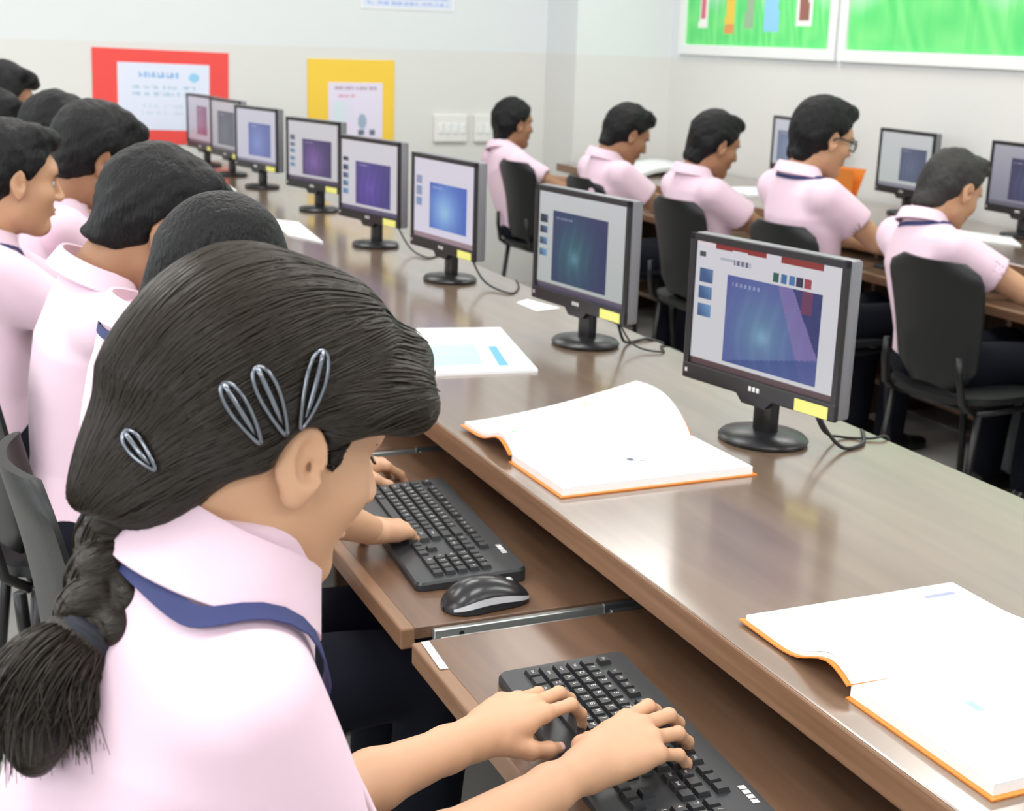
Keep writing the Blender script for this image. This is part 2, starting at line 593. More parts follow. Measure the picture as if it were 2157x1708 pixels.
def scribble(u, v, rows, u0, u1, seed, dens=0.6, w=0.35):
    """hand lettering seen from afar: short strokes along text rows; True where ink lies"""
    for (rv, rh) in rows:
        if abs(v - rv) < rh and u0 < u < u1:
            c = math.floor((u - u0) / (rh * 1.1)); fr = (u - u0) / (rh * 1.1) - c
            if hsh(c, seed, rv) < dens + 0.25 and fr < 0.78:
                k = hsh(c, seed + 3, rv)
                y = (v - rv) / rh
                return abs(fr - 0.18) < w * .5 or abs(y - (k * 1.6 - .8)) < w or abs(fr - 0.6) < w * .4 * (k > .4)
    return False


def red_print(u, v):
    if scribble(u, v, [(0.83, 0.045)], 0.18, 0.66, 1): return (0.55, 0.72, 0.90)
    if (u - 0.83) ** 2 + (v - 0.80) ** 2 < 0.004: return (0.58, 0.80, 0.93)
    if scribble(u, v, [(0.64, 0.03), (0.54, 0.03)], 0.12, 0.86, 2, 0.5): return (0.70, 0.80, 0.88)
    if scribble(u, v, [(0.36, 0.025), (0.26, 0.025)], 0.25, 0.8, 4, 0.4): return (0.80, 0.86, 0.92)
    return (0.87, 0.90, 0.97)


def yellow_print(u, v):
    if scribble(u, v, [(0.90, 0.035)], 0.12, 0.88, 5): return (0.70, 0.62, 0.68)
    if scribble(u, v, [(0.76, 0.03)], 0.15, 0.5, 6): return (0.86, 0.66, 0.74)
    if (u - 0.62) ** 2 / .006 + (v - 0.30) ** 2 / .02 < 1: return (0.62, 0.70, 0.78)
    if abs(v - 0.10) < 0.05 and (abs(u - 0.6) < 0.05 or abs(u - 0.8) < 0.05): return (0.40, 0.45, 0.52)
    if 0.1 < u < 0.45 and 0.3 < v < 0.66: return lerp((0.80, 0.92, 0.92), (0.90, 0.86, 0.95), u * 2)
    return (0.90, 0.87, 0.95)


def poster(name, label, x0, x1, z0, z1, ix0, ix1, iz0, iz1, boardcol, fn, tilt=0.0):
    r = tag(empty(name, ((x0 + x1) / 2, ROOM_Y1 - 0.001, z0)), label, 'poster')
    r.rotation_euler = (0, tilt, 0)
    mat(name + '_board', boardcol, 0.55)
    cx = (x0 + x1) / 2
    MB().box((0, -0.003, (z1 - z0) / 2), (x1 - x0, 0.006, z1 - z0), 0.001, seg=1).build('backing_board', name + '_board', r)
    MB().box(((ix0 + ix1) / 2 - cx, -0.007, (iz0 + iz1) / 2 - z0), (ix1 - ix0, 0.002, iz1 - iz0)).build('paper_sheet', 'paper', r)
    print_grid('printed_face', 70, 60, fn, lambda u, v: (ix0 - cx + (ix1 - ix0) * u, -0.0086, iz0 - z0 + (iz1 - iz0) * v), r)


poster('red_poster', 'red bordered poster with pale blue lettering on the far wall', 0.893, 1.592, 0.823, 1.303,
       1.018, 1.490, 0.895, 1.236, (0.85, 0.075, 0.065), red_print, 0.02)
poster('yellow_poster', 'yellow bordered poster with a small white chart on the far wall', 2.028, 2.524, 0.80, 1.278,
       2.145, 2.455, 0.855, 1.155, (0.92, 0.62, 0.06), yellow_print)


def blue_print(u, v):
    if scribble(u, v, [(0.06, 0.02), (0.14, 0.02), (0.22, 0.02)], 0.05, 0.95, 9, .6): return (0.66, 0.74, 0.93)
    return (0.86, 0.89, 0.96)


r = tag(empty('wall_notice', (2.60, ROOM_Y1 - 0.001, 1.55)), 'white notice with blue lettering cut off by the top edge above the far wall', 'notice')
MB().box((0, -0.002, 0.2), (0.54, 0.004, 0.4)).build('paper_sheet', 'paper', r)
print_grid('printed_face', 60, 50, blue_print, lambda u, v: (-0.26 + 0.52 * u, -0.0046, 0.01 + 0.38 * v), r)

# switch plates
for k, (sx, sw, lab) in enumerate(((2.86, 0.20, 'wide white switch plate with switches on the far wall'),
                                   (3.075, 0.14, 'narrow white switch plate behind the farthest seated boy'))):
    r = tag(empty('switch_plate', (sx, ROOM_Y1, 0.91)), lab, 'switch plate')
    MB().box((0, -0.012, 0), (sw, 0.024, 0.155), 0.006).build('plate', 'white_trim', r)
    for q in range(int(sw / 0.05)):
        MB().box((-sw / 2 + 0.035 + q * 0.045, -0.027, 0), (0.026, 0.010, 0.055), 0.003).build('rocker_switch', 'frame_white', r)


# children's drawings along the right wall: white frames, green grass
def drawing_fn(seed, boys):
    def fn(u, v):
        v *= 0.56
        g = 0.5 + 0.5 * math.sin(u * 90 + seed + 3 * math.sin(v * 9 + u * 31))
        h = hsh(math.floor(u * 46), seed); c = lerp((0.52, 0.93, 0.55), (0.36, 0.86, 0.48), g * .55 + h * .45)
        top = 0.30 + 0.10 * math.sin(u * 17 + seed) + 0.07 * h
        if v > top: c = lerp(c, (0.80, 0.93, 0.86), min(1, (v - top) * 5))
        for (bu, bv, bw, bh, bc) in boys:
            if abs(u - bu) < bw * (1 - .25 * (v - bv)) and bv < v < bv + bh: c = bc
        return c
    return fn


def drawing(label, y0, y1, fn, n):
    r = tag(empty('framed_drawing', (ROOM_X1, (y0 + y1) / 2, 1.36)), label, 'picture', 'drawings on the right wall')
    w = y0 - y1
    H = 0.50
    fr = MB()
    fr.box((-0.012, w / 2 + 0.03, H / 2), (0.024, 0.06, H), 0.003); fr.box((-0.012, -w / 2 - 0.03, H / 2), (0.024, 0.06, H), 0.003)
    fr.box((-0.012, 0, 0.027), (0.024, w, 0.054), 0.003); fr.box((-0.012, 0, H - 0.03), (0.024, w, 0.06), 0.003)
    fr.build('picture_frame', 'frame_white', r)
    MB().box((-0.004, 0, H / 2), (0.008, w + .05, H - .05)).build('backing_board', 'paper', r)
    print_grid('printed_face', n, 56, fn, lambda u, v: (-0.0088, w / 2 - w * u, 0.054 + (H - 0.114) * v), r)


drawing('smaller framed drawing of figures on green grass next to the column', 6.975, 5.63,
        drawing_fn(1.0, [(0.13, 0.13, 0.035, 0.3, (0.96, 0.97, 0.95)), (0.33, 0.09, 0.035, 0.12, (0.90, 0.62, 0.36)), (0.33, 0.16, 0.035, 0.3, (0.93, 0.80, 0.32)),
                          (0.47, 0.13, 0.03, 0.3, (0.62, 0.74, 0.60)), (0.62, 0.11, 0.05, 0.3, (0.58, 0.82, 0.97)), (0.83, 0.15, 0.05, 0.3, (0.93, 0.96, 0.93)),
                          (0.83, 0.19, 0.03, 0.3, (0.60, 0.40, 0.36)), (0.13, 0.2, 0.02, 0.3, (0.85, 0.45, 0.5))]), 110)
drawing('long framed drawing of tall green grass at the right edge', 5.49, 2.9, drawing_fn(4.2, []), 170)


# ================================================================== computer desks
TOP, TRAY = 0.75, 0.64
DX0, DX1 = 0.847, 1.58
DIVS = [0.0, 0.82, 1.643, 2.463, 3.283, 4.103, 4.923, 5.743, 6.563, 7.38]


def desk(label, x0, x1, y0, y1, divs, trays, tray_x0, tray_x1, sign=1):
    r = tag(empty('computer_desk', ((x0 + x1) / 2, (y0 + y1) / 2, 0)), label, 'desk')
    cx, cy = (x0 + x1) / 2, (y0 + y1) / 2
    MB().box((0, 0, TOP - 0.006), (x1 - x0 - 0.004, y1 - y0, 0.012), 0.0015, seg=1).build('tabletop', 'desk_top', r)
    MB().box((x0 + 0.011 - cx, 0, TOP - 0.0225), (0.022, y1 - y0, 0.041), 0.003).build('front_edge_band', 'desk_edge', r)
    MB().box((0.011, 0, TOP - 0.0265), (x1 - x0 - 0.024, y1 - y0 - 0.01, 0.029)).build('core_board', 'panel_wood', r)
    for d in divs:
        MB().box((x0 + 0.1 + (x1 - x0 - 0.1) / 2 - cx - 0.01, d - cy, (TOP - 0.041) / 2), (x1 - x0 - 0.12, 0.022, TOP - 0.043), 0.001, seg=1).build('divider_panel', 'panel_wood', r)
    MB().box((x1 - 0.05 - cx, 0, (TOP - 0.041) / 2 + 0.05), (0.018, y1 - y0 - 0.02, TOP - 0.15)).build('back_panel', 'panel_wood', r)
    for (ya, yb, dz) in trays:
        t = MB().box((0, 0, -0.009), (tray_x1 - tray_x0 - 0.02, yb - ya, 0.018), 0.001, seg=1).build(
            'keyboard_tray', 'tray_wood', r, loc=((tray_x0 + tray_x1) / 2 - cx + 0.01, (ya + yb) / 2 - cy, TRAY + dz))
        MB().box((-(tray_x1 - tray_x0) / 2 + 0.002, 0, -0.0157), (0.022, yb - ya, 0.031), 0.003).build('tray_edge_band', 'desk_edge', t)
        for s in (-1, 1):
            ye = s * ((yb - ya) / 2 + 0.006)
            MB().box((-0.02, ye, -0.013), (0.30, 0.010, 0.018), 0.001, seg=1).build('slide_rail', 'steel', t)
            MB().box((0.17, ye + s * 0.004, -0.013), (0.16, 0.008, 0.024), 0.001, seg=1).build('slide_channel', 'steel_dark', t)
            MB().tube([(-0.13, ye + s * 0.0045, -0.013), (-0.13, ye + s * 0.0062, -0.013)], 0.004, 8).build('rail_screw', 'black_plastic', t)
    return r


TR = [(DIVS[i] + 0.022, DIVS[i + 1] - 0.022, 0.0) for i in range(1, 9)]
main_desk = desk('long brown laminate computer desk with pulled out keyboard trays', DX0, DX1, -0.6, 7.42, DIVS, TR, 0.572, 0.985)
R_DIVS = [1.25, 2.05, 2.85, 3.62, 4.37, 5.12, 5.87, 6.62]
right_desk = desk('brown laminate computer desk along the right wall', 3.34, 4.03, 1.23, 7.12, R_DIVS,
                  [(R_DIVS[i] + 0.022, R_DIVS[i + 1] - 0.022, 0.0) for i in range(7)], 3.16, 3.55)
# foot rest boards under the right desk
for i in range(1, 7):
    a, b = R_DIVS[i], R_DIVS[i + 1]
    MB().box((3.52 - 3.685, (a + b) / 2 - (1.23 + 7.12) / 2, 0.16), (0.16, b - a - 0.024, 0.02), 0.002).build('foot_board', 'tray_wood', right_desk)

# white paper sticker on the near tray
o = MB().box((0, 0, 0.0006), (0.011, 0.086, 0.0008)).build('tray_sticker', 'sticker_white', loc=(0.588, 1.572, TRAY + 0.0006), rot=(0, 0, math.radians(-3)))
tag(o, 'small white paper label stuck on the corner of the nearest tray', 'label')


# ------------------------------------------------------------------ monitors
MW, MH = 0.372, 0.268


def slide_fn(kind):
    c = {'bg': (0.82, 0.82, 0.84), 'a': (0.30, 0.33, 0.60), 'b': (0.36, 0.50, 0.64), 'x0': 0.24, 'x1': 0.86, 'y0': 0.12, 'y1': 0.78,
         'ribbon': False, 'thumbs': 3, 'bar': (0.30, 0.20, 0.22), 'tx': 0.08, 'thumbcol': (0.22, 0.34, 0.52)}
    c.update(kind)

    def fn(u, v):
        x0, x1, y0, y1 = c['x0'], c['x1'], c['y0'], c['y1']
        if v < 0.055: return lerp(c['bar'], (0.55, 0.45, 0.45), 0.3 * (v > 0.04))
        if c['ribbon']:
            if v > 0.945 and 0.14 < u < 0.88 and not (0.50 < u < 0.60) and v > 0.945 + 0.02 * math.sin(u * 5): return (0.55, 0.16, 0.14)
            if v > 0.97 and u < 0.14: return (0.90, 0.84, 0.86)
            if 0.80 < v < 0.865:
                for k, cc in enumerate(((0.10, 0.34, 0.30), (0.20, 0.42, 0.62), (0.24, 0.45, 0.66), (0.16, 0.14, 0.28), (0.60, 0.24, 0.28))):
                    if abs(u - (0.575 + 0.052 * k)) < 0.021: return cc
            if abs(v - 0.875) < 0.018 and 0.28 < u < 0.40: return (0.35, 0.36, 0.44) if math.sin(u * 190) > 0 else (0.72, 0.72, 0.78)
            if abs(v - 0.89) < 0.01 and 0.18 < u < 0.28: return (0.68, 0.70, 0.74)
            if abs(v - 0.90) < 0.02 and abs(u - 0.045) < 0.025: return (0.20, 0.28, 0.26)
        n = c['thumbs']
        for k in range(n):
            cv = (0.73 if n < 4 else 0.72) - k * (0.142 if n < 4 else 0.118)
            if abs(u - c['tx']) < 0.048 and abs(v - cv) < (0.052 if n < 4 else 0.036):
                return lerp(c['thumbcol'], (0.42, 0.60, 0.76), max(0, min(1, (u - c['tx']) * 8 + k * .25 + (v - cv) * 5)))
        if x0 < u < x1 and y0 < v < y1:
            a = (u - x0) / (x1 - x0); b = (v - y0) / (y1 - y0)
            g = math.exp(-((a - 0.40) ** 2 * 7 + (b - 0.42) ** 2 * 4))
            col = lerp(c['a'], c['b'], g)
            if c.get('beam'):
                if a > 0.72 + (1 - b) * 0.42 - 0.02: col = (0.16, 0.20, 0.42) if not 0.80 < a < 0.90 or b < 0.75 else (0.40, 0.20, 0.34)
                elif a > 0.55 + (1 - b) * 0.30: col = lerp(col, (0.55, 0.45, 0.66), 0.6)
                if b < 0.22 * (a * 1.3): col = lerp(col, (0.16, 0.26, 0.52), 0.7)
            sp = math.exp(-((a - 0.42) ** 2 * 160 + (b - 0.38) ** 2 * 90))
            col = lerp(col, (0.62, 0.80, 0.88), sp * c.get('spark', 0.6))
            col = lerp(col, (0.7, 0.8, 0.9), 0.10 * max(0, math.sin(a * 38 + 2 * math.sin(b * 5))) * g)
            if 0.06 < a < 0.36 and 0.88 < b < 0.92: col = lerp(col, (0.85, 0.85, 0.92), 0.45 * (math.sin(a * 130) > -0.3))
            return col
        return lerp(c['bg'], (0.86, 0.85, 0.88), v * 0.5)
    return fn


def monitor(label, x, y, ang, fn, group, nx=64, ny=48, sticker=True, tilt=0.0, lift=0.0):
    r = tag(empty('monitor', (x, y, TOP + 0.0008), ang), label, 'monitor', group)
    zb = 0.080 + lift
    Mt = Matrix.Translation((0, 0, zb)) @ Matrix.Rotation(tilt, 4, 'Y')
    h = MB(); h.box((0.021, 0, MH / 2), (0.030, MW, MH), 0.006, M=Mt)
    h.box((0.042, 0, MH / 2), (0.022, MW * 0.78, MH * 0.78), 0.008, M=Mt)
    hb = h.build('housing', 'monitor_side', r, smooth=True, angle=35)
    b = MB(); bw, bb = 0.0135, 0.030
    b.box((0.003, 0, MH - bw / 2), (0.008, MW, bw), 0.0018, M=Mt)
    b.box((0.003, 0, bb / 2), (0.010, MW, bb), 0.0025, M=Mt)
    b.box((0.003, MW / 2 - bw / 2, MH / 2), (0.008, bw, MH), 0.0018, M=Mt)
    b.box((0.003, -MW / 2 + bw / 2, MH / 2), (0.008, bw, MH), 0.0018, M=Mt)
    b.plate([(-0.045, 0.003), (0.045, 0.003), (0.028, -0.014), (-0.028, -0.014)], -0.002, 0.012,
            M=Mt @ Matrix(((0, 0, 1, 0), (1, 0, 0, 0), (0, 1, 0, 0), (0, 0, 0, 1))))
    bz = b.build('bezel', 'black_plastic', r)
    sw, sh = MW - 2 * bw, MH - bw - bb
    print_grid('screen', nx, ny, fn, lambda u, v: tuple(Mt @ Vector((0.0042, sw / 2 - sw * u, bb + sh * v))), r, 'screen_lit')
    lg = MB()
    for k in (-1, 0, 1): lg.box((-0.0025, k * 0.0095, 0.015), (0.0016, 0.0068, 0.0085), 0.0007, M=Mt, seg=1)
    lg.build('badge', 'badge_silver', bz)
    MB().box((-0.0025, MW / 2 - 0.012, 0.016), (0.0015, 0.006, 0.007), M=Mt).build('power_light', 'badge_silver', bz)
    if sticker:
        MB().box((-0.0028, -MW / 2 + 0.052, 0.0125), (0.0012, 0.074, 0.021), M=Mt @ Matrix.Rotation(0.0, 4, 'X')).build('yellow_sticker', 'sticker_yellow', r)
    n = MB(); n.box((0.034, 0, zb / 2 + 0.012), (0.026, 0.046, zb + 0.03), 0.008)
    n.box((0.049, 0, zb + 0.05), (0.02, 0.07, 0.12), 0.006)
    n.build('neck', 'black_plastic', r, smooth=True, angle=35)
    MB().lathe([(0.060, 0.0), (0.082, 0.001), (0.084, 0.006), (0.078, 0.012), (0.030, 0.018), (0.012, 0.019)], 40, (0.030, 0, 0), 0.90, 1.0).build(
        'base', 'black_plastic', r, smooth=True, angle=50)
    return r


GR = 'monitors in the long desk row'
monitor('nearest fully visible monitor showing a blue slide under a red ribbon', 1.330, 1.985, math.radians(12.1),
        slide_fn({'ribbon': True, 'beam': True, 'spark': 0.45, 'x0': 0.235, 'x1': 0.885, 'y0': 0.085, 'y1': 0.775}), GR, 130, 98)
monitor('second nearest monitor with a dark teal slide on pale grey', 1.372, 2.79, math.radians(8.7),
        slide_fn({'bg': (0.70, 0.73, 0.72), 'a': (0.14, 0.19, 0.36), 'b': (0.16, 0.36, 0.42), 'x0': 0.17, 'x1': 0.80, 'y0': 0.10, 'y1': 0.82, 'thumbs': 4, 'thumbcol': (0.14, 0.18, 0.24), 'bar': (0.28, 0.26, 0.36), 'tx': 0.065, 'spark': 0.35}), GR, 110, 84)
monitor('third nearest monitor with a bright light blue slide', 1.368, 3.66, math.radians(8.7),
        slide_fn({'bg': (0.87, 0.85, 0.92), 'a': (0.27, 0.40, 0.74), 'b': (0.55, 0.72, 0.92), 'x0': 0.27, 'x1': 0.88, 'y0': 0.14, 'y1': 0.72, 'bar': (0.62, 0.52, 0.56), 'thumbcol': (0.60, 0.62, 0.72)}), GR, 90, 68)
monitor('fourth nearest monitor with an indigo slide and five small thumbnails', 1.362, 4.33, math.radians(14.2),
        slide_fn({'bg': (0.83, 0.82, 0.85), 'a': (0.27, 0.26, 0.50), 'b': (0.36, 0.29, 0.64), 'x0': 0.26, 'x1': 0.87, 'y0': 0.10, 'y1': 0.72, 'thumbs': 5, 'thumbcol': (0.18, 0.20, 0.28), 'bar': (0.35, 0.33, 0.46), 'spark': 0.1}), GR, 70, 52)
monitor('monitor in front of the yellow poster with a deep purple slide', 1.43, 5.26, math.radians(18.0),
        slide_fn({'bg': (0.80, 0.79, 0.81), 'a': (0.25, 0.20, 0.38), 'b': (0.46, 0.32, 0.60), 'x0': 0.28, 'x1': 0.86, 'y0': 0.10, 'y1': 0.72, 'thumbs': 5, 'thumbcol': (0.40, 0.40, 0.46), 'bar': (0.30, 0.25, 0.35), 'spark': 0.1}), GR, 60, 46)
monitor('monitor between the two posters with a periwinkle blue slide', 1.40, 6.08, math.radians(16.0),
        slide_fn({'bg': (0.78, 0.77, 0.84), 'a': (0.38, 0.42, 0.64), 'b': (0.48, 0.54, 0.78), 'x0': 0.30, 'x1': 0.86, 'y0': 0.12, 'y1': 0.76, 'thumbs': 0, 'bar': (0.52, 0.50, 0.58), 'spark': 0.1}), GR, 50, 40)
monitor('monitor with a grey green slide partly behind the periwinkle one', 1.38, 6.62, math.radians(10.0),
        slide_fn({'bg': (0.66, 0.66, 0.69), 'a': (0.32, 0.34, 0.40), 'b': (0.36, 0.42, 0.46), 'x0': 0.22, 'x1': 0.80, 'y0': 0.10, 'y1': 0.80, 'thumbs': 0, 'bar': (0.42, 0.38, 0.44), 'spark': 0.0}), GR, 46, 36, lift=0.005)
monitor('farthest monitor of the row in front of the red poster', 1.36, 7.12, math.radians(10.0),
        slide_fn({'bg': (0.70, 0.67, 0.72), 'a': (0.52, 0.36, 0.46), 'b': (0.62, 0.40, 0.50), 'x0': 0.34, 'x1': 0.75, 'y0': 0.2, 'y1': 0.8, 'thumbs': 0, 'bar': (0.42, 0.36, 0.42), 'spark': 0.0}), GR, 40, 32)
monitor('monitor at the right edge next to the big open notebook', 1.425, 1.14, math.radians(3.0),
        slide_fn({'ribbon': True, 'beam': True}), GR, 60, 46)
GW = 'monitors along the right wall'
monitor('wall side monitor half hidden behind the boy with glasses', 3.84, 5.58, math.radians(-3), slide_fn({'bg': (0.74, 0.76, 0.80), 'a': (0.42, 0.45, 0.56), 'b': (0.50, 0.55, 0.66), 'thumbs': 0, 'x0': 0.1}), GW, 40, 30, lift=0.0)
monitor('wall side monitor with a slate slide between two boys', 3.84, 4.755, math.radians(-2),
        slide_fn({'bg': (0.75, 0.78, 0.77), 'a': (0.33, 0.36, 0.46), 'b': (0.38, 0.42, 0.52), 'x0': 0.40, 'x1': 0.90, 'y0': 0.12, 'y1': 0.74, 'thumbs': 0, 'bar': (0.55, 0.55, 0.6), 'spark': 0.0}), GW, 60, 46)
monitor('wall side monitor cut off by the right edge', 3.84, 4.07, math.radians(-2),
        slide_fn({'bg': (0.52, 0.52, 0.58), 'a': (0.24, 0.24, 0.36), 'b': (0.28, 0.30, 0.42), 'x0': 0.30, 'x1': 0.95, 'y0': 0.10, 'y1': 0.80, 'thumbs': 0, 'bar': (0.4, 0.4, 0.46), 'spark': 0.0}), GW, 60, 46)


# monitor cables trailing over the desk
def bez(P, n=24):
    P = [Vector(p) for p in P]; out = []
    for i in range(len(P) - 1):
        p0 = P[max(i - 1, 0)]; p1 = P[i]; p2 = P[i + 1]; p3 = P[min(i + 2, len(P) - 1)]
        for k in range(n // (len(P) - 1) + 1):
            t = k / (n // (len(P) - 1) + 1)
            out.append(0.5 * ((2 * p1) + (p2 - p0) * t + (2 * p0 - 5 * p1 + 4 * p2 - p3) * t * t + (3 * p1 - p0 - 3 * p2 + p3) * t ** 3))
    out.append(P[-1])
    return out


CABS = [('black cable hanging from the nearest monitor to the desk edge', [(1.405, 1.925, 0.86), (1.42, 1.905, 0.80), (1.455, 1.89, 0.757), (1.51, 1.905, 0.754), (1.56, 1.97, 0.754), (1.59, 2.02, 0.74)], 0.0034),
        ('thin cable looping beside the nearest monitor', [(1.405, 1.94, 0.86), (1.44, 1.93, 0.78), (1.50, 1.955, 0.754), (1.545, 1.93, 0.754), (1.585, 1.93, 0.752), (1.60, 1.94, 0.70)], 0.0024),
        ('black cable behind the second nearest monitor', [(1.44, 2.74, 0.86), (1.46, 2.73, 0.78), (1.50, 2.77, 0.754), (1.56, 2.79, 0.754), (1.595, 2.77, 0.745)], 0.0034),
        ('thin cable crossing the desk beside the second nearest monitor', [(1.44, 2.76, 0.86), (1.47, 2.70, 0.77), (1.53, 2.66, 0.753), (1.56, 2.72, 0.753), (1.60, 2.70, 0.74)], 0.0022),
        ('cable behind the third nearest monitor', [(1.42, 3.60, 0.86), (1.45, 3.54, 0.77), (1.48, 3.42, 0.753), (1.54, 3.50, 0.753), (1.585, 3.62, 0.75)], 0.003),
        ('cable behind the fourth nearest monitor', [(1.42, 4.25, 0.86), (1.45, 4.17, 0.77), (1.47, 4.05, 0.753), (1.54, 4.12, 0.753), (1.585, 4.2, 0.75)], 0.003)]
for lab, P, rr in CABS:
    tag(MB().tube(bez(P, 30), rr, 6).build('monitor_cable', 'cable_black', None, smooth=True), lab, 'cable', 'monitor cables')


# ================================================================== keyboards and mouse
def glyph_mesh(ch, size=0.0062):
    cu = bpy.data.curves.new('glyph', 'FONT'); cu.body = ch; cu.size = size; cu.align_x = 'CENTER'; cu.align_y = 'CENTER'
    ob = bpy.data.objects.new('glyph', cu); COL.objects.link(ob)
    dg = bpy.context.evaluated_depsgraph_get(); me = ob.evaluated_get(dg).to_mesh()
    v = [tuple(x.co) for x in me.vertices]; f = [tuple(p.vertices) for p in me.polygons]
    ob.evaluated_get(dg).to_mesh_clear()
    bpy.data.objects.remove(ob); bpy.data.curves.remove(cu)
    return v, f


PITCHK = 0.0186
_keys = {}


def key_mesh(w, d, ch):
    k = (round(w, 2), round(d, 2), ch)
    if k in _keys: return _keys[k]
    m = MB()
    W, D, H = w * PITCHK - 0.0022, d * PITCHK - 0.0022, 0.0065
    tx, ty = D / 2 - 0.002, W / 2 - 0.002
    bx, by = D / 2, W / 2
    v = [(-bx, -by, 0), (bx, -by, 0), (bx, by, 0), (-bx, by, 0), (-tx, -ty, H), (tx, -ty, H), (tx, ty, H), (-tx, ty, H)]
    m.add(v, [[0, 1, 5, 4], [1, 2, 6, 5], [2, 3, 7, 6], [3, 0, 4, 7], [4, 5, 6, 7]])
    if ch:
        gv, gf = glyph_mesh(ch, 0.0082 if len(ch) == 1 else 0.0050)
        # letters read from the user's side: text right = -y, text up = +x
        o = (0.001, 0.0018) if len(ch) == 1 else (0.0, 0.0)
        m.add([(y + o[0], -x + o[1], H + 0.00025) for x, y, z in gv], gf, 1)
    me = pmesh('key', m.v, m.f, False, m.m)
    for n in ('key_black', 'legend_white'): me.materials.append(MATS[n])
    _keys[k] = me
    return me


ROWS = [
    [(0, 1, 'Esc'), (2, 1, 'F1'), (3, 1, 'F2'), (4, 1, 'F3'), (5, 1, 'F4'), (6.5, 1, 'F5'), (7.5, 1, 'F6'), (8.5, 1, 'F7'), (9.5, 1, 'F8'),
     (11, 1, 'F9'), (12, 1, 'F10'), (13, 1, 'F11'), (14, 1, 'F12'), (15.3, 1, ''), (16.3, 1, ''), (17.3, 1, '')],
    [(i, 1, c) for i, c in enumerate('`1234567890-=')] + [(13, 2, ''), (15.3, 1, 'Ins'), (16.3, 1, ''), (17.3, 1, ''), (18.6, 1, ''), (19.6, 1, '/'), (20.6, 1, '*'), (21.6, 1, '-')],
    [(0, 1.5, 'Tab')] + [(1.5 + i, 1, c) for i, c in enumerate('QWERTYUIOP[]')] + [(13.5, 1.5, ''), (15.3, 1, 'Del'), (16.3, 1, 'End'), (17.3, 1, ''), (18.6, 1, '7'), (19.6, 1, '8'), (20.6, 1, '9'), (21.6, 1, '+')],
    [(0, 1.75, 'Caps')] + [(1.75 + i, 1, c) for i, c in enumerate("ASDFGHJKL;'")] + [(12.75, 2.25, 'Enter'), (18.6, 1, '4'), (19.6, 1, '5'), (20.6, 1, '6'), (21.6, 1, '')],
    [(0, 2.25, 'Shift')] + [(2.25 + i, 1, c) for i, c in enumerate('ZXCVBNM,./')] + [(12.25, 2.75, 'Shift'), (16.3, 1, ''), (18.6, 1, '1'), (19.6, 1, '2'), (20.6, 1, '3'), (21.6, 1, '')],
    [(0, 1.25, 'Ctrl'), (1.25, 1.25, ''), (2.5, 1.25, 'Alt'), (3.75, 6.25, ''), (10, 1.25, 'Alt'), (11.25, 1.25, ''), (12.5, 1.25, ''), (13.75, 1.25, 'Ctrl'),
     (15.3, 1, ''), (16.3, 1, ''), (17.3, 1, ''), (18.6, 2, '0'), (20.6, 1, '.'), (21.6, 1, '')],
]
KB_W, KB_D = 0.452, 0.172


def keyboard(label, x, y, z, rz, legends=True, badge=True):
    """user sits at -x; keys run from +y (left) to -y (right)"""
    r = tag(empty('keyboard', (x, y, z), rz), label, 'keyboard', 'keyboards on the trays')
    out = []
    for (cx, cy, a0) in ((KB_D / 2 - .012, KB_W / 2 - .012, 0), (-KB_D / 2 + .012, KB_W / 2 - .012, 90), (-KB_D / 2 + .012, -KB_W / 2 + .012, 180), (KB_D / 2 - .012, -KB_W / 2 + .012, 270)):
        for k in range(5):
            a = math.radians(a0 + 22.5 * k); out.append((cx + .012 * math.cos(a), cy + .012 * math.sin(a)))
    b = MB()
    n = len(out)
    def hz(px): return 0.013 + 0.009 * (px + KB_D / 2) / KB_D
    v = [(px, py, 0.001) for px, py in out] + [(px, py, hz(px) - 0.004) for px, py in out] + [(px * 0.975, py * 0.99, hz(px)) for px, py in out]
    f = [list(range(n))[::-1], list(range(2 * n, 3 * n))]
    for L in (0, 1): f += [[L * n + i, L * n + (i + 1) % n, (L + 1) * n + (i + 1) % n, (L + 1) * n + i] for i in range(n)]
    b.add(v, f); b.build('case', 'keyboard_black', r)
    for s in (-1, 1):
        MB().box((KB_D / 2 - 0.02, s * 0.17, 0.0005), (0.012, 0.03, 0.003)).build('foot', 'black_plastic', r)
    sl = math.atan2(0.009, KB_D)
    x_top = KB_D / 2 - 0.036
    for ri, row in enumerate(ROWS):
        px = x_top - ri * PITCHK - (0.004 if ri > 0 else 0)
        for (c0, w, ch) in row:
            py = KB_W / 2 - 0.016 - (c0 + w / 2) * PITCHK
            o = mkobj('key', key_mesh(w, 1, ch if legends else ''), None, r, (px, py, hz(px) - 0.0008), (0, -sl, 0))
    if badge:
        px = KB_D / 2 - 0.013
        for k, cc in enumerate((0.0, 0.0095, 0.019, 0.0285)):
            MB().box((px, -KB_W / 2 + 0.100 - cc, hz(px) + 0.0005), (0.0085, 0.0075, 0.001), 0.0004, seg=1).build('badge_letter', 'badge_silver', r)
    return r


keyboard('black keyboard under the hands of the girl in front', 0.706, 1.245, TRAY, math.radians(-4.0))
keyboard('black keyboard on the second tray behind the mouse', 0.738, 2.000, TRAY, math.radians(-4.0))
keyboard('black keyboard in front of the boy at the right edge', 3.36, 3.13, TRAY, 0.0, False, False)
keyboard('black keyboard in front of the boy with cropped hair', 3.36, 3.95, TRAY, 0.0, False, False)


